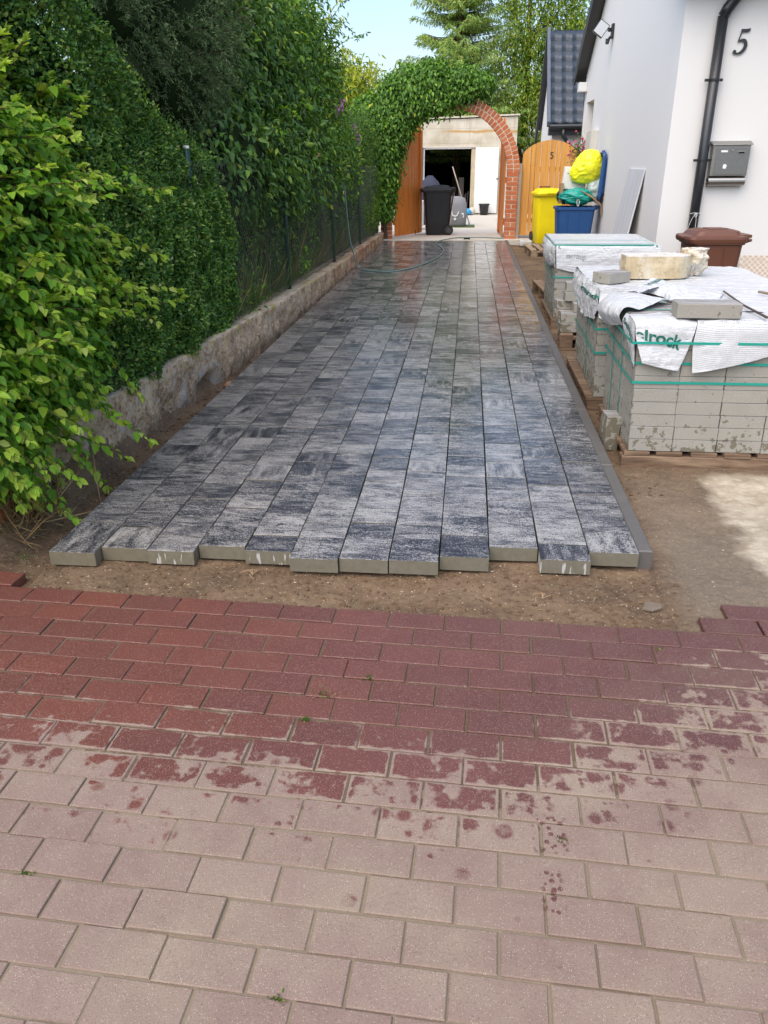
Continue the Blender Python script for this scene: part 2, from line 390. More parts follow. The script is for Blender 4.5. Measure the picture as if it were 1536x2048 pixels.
def mat_plastic_film():
    t = NT('white_packing_film'); p = t.pos(); n = t.noise(p, 5.0, 4)
    c = t.mix(n, (.52, .535, .55), (.62, .63, .64))
    d = t.noise(t.scale(p, (4.0, 26.0, 26.0)), 1.0, 5, .65); c = t.mix(t.math('MULTIPLY', t.step(d, .62, .74), .35), c, (.42, .40, .36))
    wr = t.noise(t.scale(p, (1.6, 15.0, 15.0)), 1.0, 4, .6, dist=.5); t.bump(t.math('ADD', t.math('MULTIPLY', wr, 1.0), t.math('MULTIPLY', t.noise(p, 34.0, 4, .6), .6)), 1.0, .014); return t.fin(c, .26, 0, .55)
def mat_plaster(name, a, b):
    t = NT(name); p = t.pos(); n = t.noise(t.scale(p, (1.0, 1.0, .25)), 1.6, 4)
    c = t.mix(n, a, b); t.bump(t.noise(p, 160.0, 3, .6), .18, .0015)
    return t.fin(c, .85, 0, .25)
def mat_old_wall():
    t = NT('weathered_render'); p = t.pos(); px, py, pz = t.sep(p)[0:3]
    n = t.noise(p, 6.0, 5, .65); n2 = t.noise(p, 38.0, 5, .65)
    c = t.ramp(n, [(.3, (.21, .13, .075)), (.5, (.43, .31, .195)), (.7, (.60, .48, .33))])
    c = t.mix(t.math('MULTIPLY', t.step(n2, .52, .62), .7), c, (.58, .51, .41))
    c = t.mix(t.math('MULTIPLY', t.step(n2, .44, .34), .8), c, (.08, .05, .03))
    wp = t.math('ADD', t.noise(t.scale(p, (2.0, 6.0, 5.0)), 1.0, 5, .7), t.math('MULTIPLY', t.math('MULTIPLY', t.step(py, 6.0, 5.6), t.step(py, 4.7, 5.2)), .10))
    c = t.mix(t.math('MULTIPLY', t.math('MULTIPLY', t.step(wp, .60, .64), t.step(pz, .23, .15)), .8), c, (.44, .42, .39))
    nz = t.sep(t.n('NewGeometry').outputs['Normal'])[2]
    top = t.ramp(t.noise(p, 9.0, 4), [(.3, (.40, .31, .205)), (.65, (.62, .53, .40))])
    c = t.mix(t.math('MULTIPLY', t.step(nz, .55, .85), .85), c, top)
    li = t.math('MULTIPLY', t.step(pz, .14, .21), t.step(t.noise(p, 7.5, 4, .6), .56, .63)); c = t.mix(t.math('MULTIPLY', li, .7), c, (.32, .27, .05))
    rb = t.math('MULTIPLY', t.step(py, 8.5, 11.5), t.step(t.noise(p, 5.0, 3), .42, .58)); c = t.mix(t.math('MULTIPLY', rb, .65), c, (.26, .095, .04))
    lo = t.step(pz, .05, -.07); c = t.mix(t.math('MULTIPLY', lo, .45), c, (.15, .10, .062))
    t.bump(t.math('ADD', n2, t.math('MULTIPLY', t.noise(p, 15.0, 4), 1.2)), .9, .014); return t.fin(c, .9, 0, .25)
def mat_brick(name='red_brick'):
    t = NT(name); p = t.pos(); isl = t.island(); n = t.noise(p, 30.0, 4)
    c = t.ramp(isl, [(0, (.42, .105, .045)), (.5, (.54, .165, .070)), (1, (.62, .23, .115))])
    c = t.mix(t.math('MULTIPLY', n, .45), c, (.32, .095, .05))
    c = t.mix(t.math('MULTIPLY', t.step(t.noise(p, 8.0, 4, .6), .6, .72), .45), c, (.50, .40, .32))
    t.bump(t.noise(p, 120.0, 3), .4, .003); return t.fin(c, .85, 0, .25)
def mat_block_front():
    t = NT('bare_block_render'); p = t.pos(); px, py, pz = t.sep(p)[0:3]
    n = t.noise(p, 2.2, 5, .6); c = t.ramp(n, [(.3, (.46, .41, .31)), (.55, (.62, .57, .46)), (.8, (.72, .68, .60))])
    bx = t.math('ABSOLUTE', t.math('SUBTRACT', t.math('FRACT', t.math('MULTIPLY', pz, 2.6)), .5))
    line = t.step(t.math('ADD', bx, t.math('MULTIPLY', t.math('SUBTRACT', t.noise(p, 3.0, 3), .5), .05)), .482, .494)
    c = t.mix(t.math('MULTIPLY', line, .6), c, (.30, .26, .20))
    zl = t.math('ABSOLUTE', t.math('SUBTRACT', pz, t.math('ADD', 2.22, t.math('MULTIPLY', t.math('SUBTRACT', t.noise(p, 1.6, 3), .5), .16))))
    ru = t.math('MULTIPLY', t.step(zl, .05, .015), t.step(px, -.95, -.5)); c = t.mix(t.math('MULTIPLY', ru, .8), c, (.50, .26, .05))
    st = t.step(t.noise(t.scale(p, (9.0, 1.0, 1.0)), 1.0, 4, .6), .58, .7); c = t.mix(t.math('MULTIPLY', st, .35), c, (.34, .28, .20))
    t.bump(t.noise(p, 40.0, 4), .5, .01); return t.fin(c, .9, 0, .2)
def mat_stone():
    t = NT('cut_limestone'); p = t.pos(); nz = t.sep(t.n('NewGeometry').outputs['Normal'])[2]
    n = t.noise(t.scale(p, (9.0, 9.0, 2.0)), 1.0, 5, .65); c = t.ramp(n, [(.3, (.40, .31, .18)), (.5, (.52, .44, .30)), (.7, (.60, .56, .47))])
    h = t.step(t.noise(p, 55.0, 4, .7), .62, .70); c = t.mix(t.math('MULTIPLY', h, .7), c, (.20, .13, .07))
    c = t.mix(t.step(t.noise(p, 8.0, 3), .56, .66), c, (.62, .60, .56)); c = t.mix(t.step(nz, .5, .8), c, (.60, .58, .53)); c = t.mix(t.math('MULTIPLY', t.step(t.noise(p, 16.0, 4, .7), .55, .66), .55), c, (.26, .16, .08))
    t.bump(t.noise(p, 60.0, 5, .7), .7, .006); return t.fin(c, .85, 0, .25)
# ================================================================== world, sun, camera
sc = bpy.context.scene
cam = bpy.data.cameras.new('camera'); cam.sensor_fit = 'HORIZONTAL'; cam.sensor_width = 36.0; cam.lens = F / 1536 * 36.0
cam.clip_start = .05; cam.clip_end = 800
co = bpy.data.objects.new('camera', cam); C.objects.link(co)
xa = Vector((_X[0], _Y[0], _U[0])); ya = -Vector((_X[1], _Y[1], _U[1])); za = -Vector((_X[2], _Y[2], _U[2]))
M = Matrix.Identity(4)
for i in range(3): M[i][0] = xa[i]; M[i][1] = ya[i]; M[i][2] = za[i]; M[i][3] = (0, 0, CAMH)[i]
co.matrix_world = M; sc.camera = co
W = bpy.data.worlds.new('World'); sc.world = W; W.use_nodes = True
nt = W.node_tree; bg = nt.nodes['Background']
sky = nt.nodes.new('ShaderNodeTexSky'); sky.sky_type = 'NISHITA'; sky.sun_disc = False
SUN_EL, SUN_AZ = 56.0, 207.0          # azimuth clockwise from +Y
sky.sun_elevation = R(SUN_EL); sky.sun_rotation = R(SUN_AZ); sky.air_density = 1.0; sky.dust_density = 2.6; sky.ozone_density = 1.2
nt.links.new(sky.outputs[0], bg.inputs[0]); bg.inputs[1].default_value = .15
sun = bpy.data.lights.new('sun', 'SUN'); sun.energy = 1.5; sun.angle = R(85); sun.color = (1.0, .91, .80)
so = bpy.data.objects.new('sun', sun); C.objects.link(so)
dirv = Vector((math.sin(R(SUN_AZ)) * math.cos(R(SUN_EL)), math.cos(R(SUN_AZ)) * math.cos(R(SUN_EL)), math.sin(R(SUN_EL))))
so.rotation_euler = dirv.to_track_quat('Z', 'Y').to_euler(); so.location = (-6, -6, 12)
sc.view_settings.view_transform = 'Standard'; sc.view_settings.look = 'None'; sc.view_settings.exposure = 0.90; sc.view_settings.gamma = 1
sc.cycles.max_bounces = 7; sc.cycles.diffuse_bounces = 3; sc.cycles.glossy_bounces = 3; sc.cycles.transmission_bounces = 4; sc.cycles.transparent_max_bounces = 6

# ================================================================== materials
M_PAVER = mat_grey_paver(); M_RED = mat_red_paver(); M_JOINT = mat_joint(); M_EARTH = mat_earth(); M_BLOCK = mat_cement_block()
M_KERB = simple('kerb_concrete', (.105, .098, .090), .55, 0, .5, .25, 9, .3, 90)
M_WALLW = mat_plaster('white_render', (.69, .68, .66), (.73, .72, .695)); M_WALLS = mat_plaster('white_render_brightened', (.80, .785, .765), (.82, .81, .795))  # side wall's copy is paler to make up for its shade
M_OLD = mat_old_wall(); M_BRICK = mat_brick(); M_MORTAR = simple('pale_mortar', (.66, .57, .44), .9, 0, .2, .25, 12, .5, 80)
M_FRONT = mat_block_front(); M_STONE = mat_stone(); M_FILM = mat_plastic_film()
M_ORANGE = mat_wood('orange_stained_boards', (.52, .150, .024), (.64, .215, .040), (.72, .28, .065), .5, sc=(26, 26, 1.3))
M_PINE = mat_wood('honey_stained_boards', (.56, .25, .050), (.68, .34, .085), (.76, .43, .14), .5, sc=(22, 22, 1.2))
M_PALLET = mat_wood('weathered_pallet_wood', (.20, .135, .085), (.34, .25, .165), (.46, .36, .25), .85, sc=(30, 3, 30))
M_PALLETR = mat_wood('wet_pallet_wood', (.085, .05, .03), (.19, .125, .08), (.34, .24, .155), .7, sc=(3, 30, 30))
M_CONC = simple('courtyard_concrete', (.58, .54, .47), .8, 0, .3, .10, 3, .3, 60)
M_BLACKM = simple('black_coated_metal', (.018, .020, .023), .32, 0, .5, .2)
M_STEEL = simple('brushed_steel', (.33, .32, .30), .33, .9, .5, .12, 30)
M_STEELD = simple('brushed_steel_door', (.25, .245, .235), .38, .85, .5, .12, 40)
M_BLUEROOF = simple('slate_blue_roof_steel', (.038, .050, .068), .42, 0, .45, .12, 5)
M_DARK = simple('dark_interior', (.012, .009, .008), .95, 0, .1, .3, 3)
M_SOIL = simple('garden_soil', (.045, .032, .02), .95, 0, .1, .4, 4, .6, 30)
M_STRAP = simple('green_strap', (.010, .30, .235), .4, 0, .5, .1)
M_GREENP = simple('green_fence_paint', (.006, .05, .033), .4, 0, .5, .2)
M_WIRE = simple('fence_wire', (.10, .12, .10), .5, .3, .5, .3)
M_WHITE = simple('white_paint', (.80, .80, .78), .5, 0, .4, .04)
M_INKG = simple('green_print', (.012, .13, .095), .5, 0, .4, .1); M_INKK = simple('grey_print', (.22, .23, .24), .6, 0, .3, .2)
M_GLASS = simple('window_glass', (.03, .035, .04), .08, 0, .8, .1)

# ================================================================== ground
def zearth(x, y):
    p = np.stack([x, y, np.zeros_like(x)], -1)
    z = np.full_like(x, -.078)
    z = np.where(x < -1.72, -.105, z); z = np.where((x > .80), -.090, z)
    z = np.where((x > -1.71) & (x < .78) & (y > 2.98), -.11, z)
    edge = 2.52 - .04 * (x + 1.26)
    z = np.where(y < edge - .02, -.12, z)
    g = np.clip((-1.93 - x) / .12, 0, 1) * np.clip((y - 2.75) / .7, 0, 1); z = z + g * .30
    z = z + vnoise(p, 3.0, 3, 3) * .014 + vnoise(p, 22, 3, 9) * .006 + vnoise(p, 60, 2, 5) * .0035
    hump = np.exp(-((y - 2.62) / .16) ** 2) * np.clip((x + 1.9) / .3, 0, 1) * np.clip((1.0 - x) / .3, 0, 1)
    return z + hump * .008 * vnoise(p, 7, 2, 21)
def grid_sheet(name, x0, x1, y0, y1, nx, ny, mat, kind):
    xs, ys = np.meshgrid(np.linspace(x0, x1, nx), np.linspace(y0, y1, ny)); zs = zearth(xs, ys)
    G = np.stack([xs, ys, zs], -1); o = grid_obj(name, G, mat, None, 0); tag(o, kind=kind); return o
grid_sheet('earth_bed', -3.2, 3.4, 2.2, 4.6, 560, 300, M_EARTH, 'structure')
grid_sheet('earth_bed', -3.2, 3.4, 4.6, 16.62, 330, 480, M_EARTH, 'structure')
MB().box((0, 200, -.24), (600, 600, .1)).build('ground', M_SOIL).__setitem__('kind', 'structure')
MB().box((-12.0, 12, .11), (18.0, 24, .1)).build('garden_ground', M_SOIL).__setitem__('kind', 'structure')
MB().box((-1.6, 20.8, -.045), (7.6, 8.3, .11)).build('courtyard_slab', M_CONC, bevel=.01).__setitem__('kind', 'structure')

# red road paving
ang = -2.3; ca, sa = math.cos(R(ang)), math.sin(R(ang)); rot = Matrix.Rotation(R(ang), 3, 'Z')
b = MB(); PU, PV = .2045, .1065
for k in range(-3, 27):
    for i in range(-12, 26):
        u = (i + (.5 if k % 2 else 0)) * PU; v = -(k + .5) * PV
        x = -1.26 + (u + PU / 2) * ca - v * sa; y = 2.52 + (u + PU / 2) * sa + v * ca
        if k < 0 and not ((k == -1 and (x > .82 or x < -1.80)) or (k == -2 and x > .90) or (k == -3 and x > 1.55)): continue
        if x < -3.2 or x > 3.6: continue
        r2 = rot @ Matrix.Rotation(random.gauss(0, .006), 3, 'Z') @ Matrix.Rotation(random.gauss(0, .004), 3, 'X')
        b.cbox2((x + random.gauss(0, .0012), y + random.gauss(0, .0012), -.065 - .03 + random.gauss(0, .0014)),
               (PU - .0055 - abs(random.gauss(0, .001)), PV - .0055 - abs(random.gauss(0, .001)), .06), .0022, r2)
rp = tag(b.build('road_paving', M_RED), kind='structure'); rp.data.attributes.new('edge', 'FLOAT', 'POINT').data.foreach_set('value', np.array(b.a, np.float32))
o = MB().add([(-3.3, -.6, -.0698), (3.7, -.9, -.0698), (3.7, 2.38, -.0698), (-3.3, 2.54, -.0698)], [(0, 1, 2, 3)]).build('road_joint_sand', M_JOINT); tag(o, kind='structure')

# grey driveway paving: twelve courses of mixed lengths
fronts = [2.72, 2.78, 2.765, 2.825, 2.80, 2.745, 2.76, 2.76, 2.81, 2.915, 2.82, 2.90]
b = MB(); w = .2035
for c in range(12):
    x = -1.70 + (c + .5) * w; y = fronts[c]; xo = 0
    while y < 16.50:
        L = random.choice([.147, .147, .202, .202, .202, .302]);
        if y == fronts[c]: L = [.30, .20, .147, .20, .147, .202, .202, .202, .202, .302, .147, .202][c]
        L = min(L, 16.52 - y)
        if L < .04: break
        xo = xo * .8 + random.gauss(0, .0006)
        dz = random.gauss(0, .0012)
        rt = Matrix.Rotation(random.gauss(0, .0022), 3, 'X') @ Matrix.Rotation(random.gauss(0, .0028), 3, 'Y')
        b.cbox((x + xo, y + L / 2, -.031 + dz), (w - .0052, L - .0040, .062), .0012, rt); y += L
tag(b.build('driveway_paving', M_PAVER), kind='structure')
b = MB(); y = 2.93
while y < 16.4:
    b.cbox((.771, y + .5, -.045), (.060, .996, .09), .005); y += 1.0
tag(b.build('kerb', M_KERB), kind='structure')

# ================================================================== low wall on the left
ys = np.linspace(3.2, 16.6, 620)
xf = np.interp(ys, [3.2, 3.72, 4.36, 5.35, 7.3, 11.5, 16.6], [-2.04, -2.01, -1.965, -1.905, -1.815, -1.73, -1.70])
top = np.interp(ys, [3.2, 5.7, 8, 11.5, 16.6], [.27, .255, .225, .195, .16])
prof = [(0, -.14), (0, -.08), (0, -.03), (0, .02), (0, .06), (0, .10), (.0, .14)]
G = np.zeros((len(ys), 26, 3))
for j in range(26):
    if j < 15: px_ = 0 * ys; pz_ = -.15 + (top - .012 + .15) * j / 14
    elif j < 18: t_ = (j - 14) / 3.0; px_ = -.018 * t_ + 0 * ys; pz_ = top - .012 + .012 * t_
    else: t_ = (j - 17) / 8.0; px_ = -.018 - .20 * t_ + 0 * ys; pz_ = top + .0 * ys
    G[:, j] = np.stack([xf + px_, ys, pz_], -1)
n1 = vnoise(G, 2.6, 3, 31); n2 = vnoise(G, 11, 3, 32); n3 = vnoise(G, 45, 2, 33)
face = np.ones(26); face[18:] = .25
G[..., 0] += (n1 * .030 + n2 * .026 + n3 * .009) * face
G[..., 2] += (n1 * .008 + n2 * .005 + n3 * .002) * (np.arange(26) > 12)
cav = np.exp(-((G[..., 1] - 5.55) / .16) ** 2) * np.clip((.03 - G[..., 2]) / .08, 0, 1); G[..., 0] -= cav * .12
cav = np.exp(-((G[..., 1] - 5.95) / .035) ** 2); G[..., 0] -= cav * .035 * face
grime = empty('low_garden_wall', (-1.9, 3.2, -.1), 0, 'low weathered garden wall with flaking render under the wire fence', 'wall')
def under(o, p):
    o.parent = p; o.matrix_parent_inverse = Matrix.Translation(-Vector(p.location)) if p.rotation_euler.z == 0 else (Matrix.Translation(p.location) @ Matrix.Rotation(p.rotation_euler.z, 4, 'Z')).inverted()
    return o
under(grid_obj('wall', G, M_OLD, None, 0), grime)

# ================================================================== house on the right
HX, HY0, HY1, HE = 2.1, 9.44, 16.8, 2.90
HF = 3.16; RY = (HE - HF + .59 * (HY0 + HY1)) / 1.18; RZ = HF + (RY - HY0) * .59
hs = empty('white_house', (HX, HY0, -.1), 0, 'white rendered house on the right with black eaves and gable edge', 'house')
wy0, wy1, wz0, wz1 = 15.47, 16.42, .95, 2.42
rl = lambda y: RZ - abs(y - RY) * .59
b = MB()
X0 = HX; pts = lambda l: [(X0, y, z) for y, z in l]
b.add(pts([(HY0, -.15), (wy0, -.15), (wy0, rl(wy0)), (RY, RZ), (HY0, HF)]), [(0, 1, 2, 3, 4)])
b.add(pts([(wy0, -.15), (wy1, -.15), (wy1, wz0), (wy0, wz0)]), [(0, 1, 2, 3)])
b.add(pts([(wy0, wz1), (wy1, wz1), (wy1, rl(wy1)), (wy0, rl(wy0))]), [(0, 1, 2, 3)])
b.add(pts([(wy1, -.15), (HY1, -.15), (HY1, HE), (wy1, rl(wy1))]), [(0, 1, 2, 3)])
for (a, c_) in (((wy0, wz0), (wy1, wz0)), ((wy1, wz0), (wy1, wz1)), ((wy1, wz1), (wy0, wz1)), ((wy0, wz1), (wy0, wz0))):
    b.add([(X0, *a), (X0, *c_), (X0 + .24, *c_), (X0 + .24, *a)], [(0, 1, 2, 3)])
b.add([(X0, HY1, -.15), (X0 + 6, HY1, -.15), (X0 + 6, HY1, HE), (X0, HY1, HE)], [(0, 1, 2, 3)])
sw = link('wall', b.mesh('side_wall'), M_WALLS); under(sw, hs)
under(link('wall', MB().add([(X0, HY0, -.15), (X0 + 6, HY0, -.15), (X0 + 6, HY0, HF), (X0, HY0, HF)], [(0, 1, 2, 3)]).mesh('front_wall'), M_WALLW), hs)
wn = under(MB().box((X0 + .26, (wy0 + wy1) / 2, (wz0 + wz1) / 2), (.03, wy1 - wy0, wz1 - wz0)).build('window', M_GLASS), hs)
b = MB(); 
for (cy_, cz_, dy_, dz_) in (((wy0 + wy1) / 2, wz1 - .03, wy1 - wy0, .06), ((wy0 + wy1) / 2, wz0 + .03, wy1 - wy0, .06), (wy0 + .03, (wz0 + wz1) / 2, .06, wz1 - wz0 - .12), (wy1 - .03, (wz0 + wz1) / 2, .06, wz1 - wz0 - .12)):
    b.box((X0 + .225, cy_, cz_), (.04, dy_, dz_))
fr = b.build('frame', M_WHITE); fr.parent = wn; fr.matrix_parent_inverse = wn.matrix_parent_inverse.copy(); fr.matrix_parent_inverse = Matrix.Identity(4)
# roof: two slabs with a dark edge board
b = MB(); oh = .20
for s in (-1, 1):
    ye = HY0 - oh if s < 0 else HY1 + oh; ze = rl(ye) + .02; rz = RZ + .02
    b.add([(HX - .17, RY, rz), (HX - .17, ye, ze), (HX + 6.2, ye, ze), (HX + 6.2, RY, rz), (HX - .17, RY, rz + .16), (HX - .17, ye, ze + .16), (HX + 6.2, ye, ze + .16), (HX + 6.2, RY, rz + .16)],
          [(0, 1, 2, 3), (7, 6, 5, 4), (1, 5, 6, 2), (0, 4, 5, 1), (3, 2, 6, 7), (0, 3, 7, 4)])
under(b.build('roof', M_BLACKM), hs)
b = MB()
for s in (-1, 1):
    ye = HY0 - oh - .01 if s < 0 else HY1 + oh + .01; ze = rl(ye); rz = RZ
    b.add([(HX - .20, RY, rz - .03), (HX - .20, ye, ze - .03), (HX - .20, ye, ze + .20), (HX - .20, RY, rz + .20), (HX - .172, RY, rz - .03), (HX - .172, ye, ze - .03), (HX - .172, ye, ze + .20), (HX - .172, RY, rz + .20)],
          [(0, 1, 2, 3), (7, 6, 5, 4), (0, 4, 5, 1), (2, 6, 7, 3), (1, 5, 6, 2), (0, 3, 7, 4)])
under(b.build('edge_board', simple('anthracite_board', (.035, .037, .038), .6)), hs)
under(MB().box((HX - .075, HY1 - .13, HE - .21), (.146, .26, .15)).build('corbel', M_WHITE, bevel=.004), hs)
under(MB().box((HX + 3.0, HY0 - .10, HF - .10), (6.0, .19, .03)).build('soffit', M_WHITE), hs)
# gutter and downpipe on the front
b = MB(); b.tube([(HX - .1, HY0 - .27, HF - .06), (HX + 6.1, HY0 - .27, HF - .06)], .062, 14)
under(b.build('gutter', M_BLACKM, smooth=True), hs)
PX = 2.457; PY = HY0 - .075
dp = empty('downpipe', (PX, PY, -.1), 0); b = MB()
b.tube([(0, 0, 0), (0, 0, 2.86)], .052, 20); b.tube([(0, 0, 1.0), (0, 0, 1.02)], .0545, 20)
b.tube([(0, 0, 2.855), (.03, -.01, 2.92), (.12, -.04, 3.05), (.22, -.18, 3.20)], [.055, .056, .054, .052], 20)
dpo = b.build('downpipe', M_BLACKM, smooth=True); bpy.data.objects.remove(dp)
dpo.location = (PX, PY, -.1); under(dpo, hs)
for z in (1.55, 2.30):
    b = MB(); b.tube([(0, 0, z - .012), (0, 0, z + .012)], .056, 20)
    for s in (-1, 1):
        b.box((s * .072, .012, z), (.036, .014, .026)); b.tube([(s * .078, -.002, z), (s * .078, .006, z)], .007, 8)
    k = b.build('bracket', M_BLACKM, bevel=.001); k.parent = dpo
b = MB()
cord = [(-.055, -.03, 1.02), (-.02, -.066, 1.03), (.03, -.06, 1.025), (.057, -.03, 1.03)]; b.tube([Vector(c_) for c_ in catmull(cord, 14)], .0022, 6)
b.tube([Vector(c_) for c_ in catmull([(.0, -.066, 1.03), (.012, -.064, .9), (.006, -.063, .7), (.02, -.06, .5), (.012, -.062, .42)], 20)], .002, 6)
b.tube([Vector(c_) for c_ in catmull([(-.005, -.066, 1.03), (-.04, -.055, .95), (-.058, -.035, .86), (-.056, -.03, .8)], 14)], .002, 6)
b.tube([Vector(c_) for c_ in catmull([(0, -.066, 1.03), (-.012, -.07, 1.0), (.0, -.07, .985), (.012, -.07, 1.01), (0, -.066, 1.03)], 14)], .002, 6)
cd = b.build('string', M_WHITE); cd.location = dpo.location; tag(cd, 'white string tied in a bow round the black downpipe', 'string')
# number five in black metal, drawn as one curved outline with a flag and a ball foot
def stroke(pts, ws, y0, th):
    P = catmull([(p[0], 0, p[1]) for p in pts], 40); Wd = np.interp(np.linspace(0, len(ws) - 1, 40), range(len(ws)), ws)
    T = np.gradient(P, axis=0); T /= np.linalg.norm(T, axis=1, keepdims=True) + 1e-9; Nn = np.stack([-T[:, 2], 0 * T[:, 0], T[:, 0]], 1)
    rings = []
    for p, n_, w_ in zip(P, Nn, Wd):
        a, c_ = p + n_ * w_ / 2, p - n_ * w_ / 2
        rings.append([Vector((a[0], y0, a[2])), Vector((c_[0], y0, c_[2])), Vector((c_[0], y0 - th, c_[2])), Vector((a[0], y0 - th, a[2]))])
    return rings
b = MB()
b.loft(stroke([(-.012, .105), (.03, .104), (.058, .108), (.068, .12)], [.022, .024, .022, .006], 0, .008))
b.loft(stroke([(-.004, .106), (-.016, .06), (-.026, .018)], [.011, .010, .009], .0006, .0092))
b.loft(stroke([(-.028, .018), (.0, .030), (.03, .026), (.046, .0), (.040, -.035), (.012, -.064), (-.022, -.074), (-.048, -.066)], [.007, .018, .027, .032, .031, .023, .015, .012], -.0004, .0076))
b.tube([(-.047, -.0002, -.060), (-.047, -.0084, -.060)], .0165, 16)
f5 = b.build('house_number', M_BLACKM, bevel=.0008); f5.location = (2.683, HY0 - .012, 2.52); f5.scale = (1.06, 1, 1.13)
tag(f5, 'black metal number 5 fixed high on the white wall', 'house number')
# mailbox
mb = empty('mailbox', (2.735, HY0, 1.20), 0, 'brushed steel mailbox with newspaper roll on the white wall', 'mailbox')
b = MB(); b.box((0, -.055, .245), (.38, .105, .30)); k = b.build('body', M_STEEL, mb, bevel=.004)
b = MB(); b.prism([(-.205, -.135, .40), (-.205, -.135, .392), (-.205, 0, .418), (-.205, 0, .432), (-.205, -.03, .435)], (.41, 0, 0)); b.build('lid', M_STEEL, mb, bevel=.003)
dr = MB().box((.012, -.1105, .238), (.335, .008, .262)).build('door', M_STEELD, mb, bevel=.002)
b = MB(); b.box((.10, -.118, .322), (.072, .007, .026)); k = b.build('window_slot', M_STEEL, dr, bevel=.002)
b = MB(); b.box((.10, -.1222, .322), (.058, .002, .014)); k = b.build('slot', M_DARK, dr)
b = MB(); b.tube([(.012, -.112, .342), (.012, -.121, .342)], .013, 16); b.build('lock', M_STEEL, dr, bevel=.001)
b = MB(); b.box((-.075, -.1165, .335), (.068, .003, .019)); np_ = b.build('name_plate', M_WHITE, dr)
b = MB(); b.prism([(-.07, -.1155, .17), (-.038, -.1155, .165), (-.030, -.1155, .198), (-.045, -.1155, .212), (-.068, -.1155, .207)], (0, -.0015, 0)); b.tube([(-.052, -.1172, .205), (-.052, -.1185, .205)], .006, 8); b.build('sticker', M_WHITE, dr)
b = MB(); ring = []
for i in range(15):
    a = R(75 - 285 * i / 14); ring.append((-.052 + .052 * math.cos(a) * -1, .045 + .048 * math.sin(a)))
rings = []
outer = [( -.19, y_, z_) for y_, z_ in ring]
b.prism([(-.19, y_, z_) for y_, z_ in ring] + [(-.19, -.052 + (y_ + .052) * .93, .045 + (z_ - .045) * .93) for y_, z_ in ring[::-1]], (.38, 0, 0)); b.build('newspaper_roll', M_STEEL, mb, smooth=False, bevel=.001)
# floodlight
fl = empty('floodlight', (2.1, 14.02, 3.22), 0, 'black outdoor floodlight with motion sensor high on the white gable', 'lamp')
MB().box((-.02, 0, .02), (.04, .10, .20)).build('wall_plate', M_BLACKM, fl, bevel=.01)
MB().tube([(-.03, 0, .04), (-.09, -.01, .04)], .028, 12).build('arm', M_BLACKM, fl, smooth=False, bevel=.003)
rt = Matrix.Rotation(R(35), 3, 'Y') @ Matrix.Rotation(R(0), 3, 'Z')
MB().box((-.20, -.05, .05), (.17, .07, .20), rt).build('lamp_head', M_BLACKM, fl, bevel=.008)
MB().box((-.20, -.0885, .05), (.15, .006, .175), rt).build('lamp_glass', simple('lamp_glass', (.60, .63, .66), .15, 0, .7), fl)
b = MB(); b.tube([(-.04, 0, -.05), (-.08, -.02, -.10)], .018, 10); b.tube([(-.08, -.02, -.085), (-.09, -.03, -.15)], [.034, .026], 14); b.build('sensor', M_BLACKM, fl, bevel=.004)
# meter cabinet
mc = empty('meter_cabinet', (2.1, 14.9, .7), 0, 'pale upright meter cabinet on the white side wall behind the blue bin', 'cabinet')
MB().box((-.06, 0, .60), (.118, .60, 1.22)).build('body', simple('cream_cabinet', (.62, .60, .53), .5, 0, .4), mc, bevel=.006)
MB().box((-.1235, 0, .60), (.008, .55, 1.14)).build('door', simple('cream_cabinet_door', (.66, .64, .57), .5, 0, .4), mc, bevel=.002)

# ================================================================== second house with slate blue roof
h2 = empty('blue_roofed_house', (1.8, 19.5, -.1), 0, 'white house with slate blue tiled steel roof behind the garden gate', 'house')
A0, A1, EZ, RY2, RZ2 = 19.5, 22.7, 2.18, 21.1, 4.18
b = MB(); b.add([(1.8, A0 + .1, -.15), (1.8, A1 - .1, -.15), (1.8, A1 - .1, EZ), (1.8, RY2, RZ2 - .08), (1.8, A0 + .1, EZ)], [(0, 1, 2, 3, 4)])
b.add([(1.8, A0 + .1, -.15), (7, A0 + .1, -.15), (7, A0 + .1, EZ), (1.8, A0 + .1, EZ)], [(0, 1, 2, 3)])
under(link('wall', b.mesh('wall2'), M_WALLW), h2)
nx, nyr = 180, 9
sl = math.hypot(RY2 - A0, RZ2 - EZ); uy, uz = (RY2 - A0) / sl, (RZ2 - EZ) / sl; rows = []
ts = []
for r_ in range(nyr):
    ts += [(r_ + 0.0) / nyr, (r_ + .06) / nyr, (r_ + .5) / nyr, (r_ + .97) / nyr]
xs = np.linspace(1.72, 5.0, nx); G = np.zeros((len(ts), nx, 3))
for i, t_ in enumerate(ts):
    fr_ = (t_ * nyr) % 1.0; lift = .05 * (1 - fr_) if fr_ > .03 else 0.0
    ph = ((xs - 1.72) / .24) % 1.0; wv = .014 * np.cos(ph * 2 * PI) + .012 * (ph < .12)
    h_ = lift + wv; s_ = t_ * sl
    G[i] = np.stack([xs, A0 + s_ * uy - h_ * uz - .026 * np.cos(ph * 2 * PI) * uy, EZ + s_ * uz + h_ * uy - .026 * np.cos(ph * 2 * PI) * uz], -1)
under(grid_obj('roof', G, M_BLUEROOF, None, .004, smooth=False), h2)
b = MB(); b.add([(1.72, RY2, RZ2), (1.72, A1, EZ), (5.0, A1, EZ), (5.0, RY2, RZ2)], [(0, 1, 2, 3)]); under(link('roof', b.mesh('rear_roof'), M_BLUEROOF), h2)
b = MB(); 
b.prism([(1.66, A0 - .03, EZ - .05), (1.66, RY2, RZ2 - .04), (1.66, RY2, RZ2 + .07), (1.66, A0 - .06, EZ + .06)], (.07, 0, 0))
under(b.build('edge_board', simple('slate_trim', (.075, .095, .125), .45)), h2)
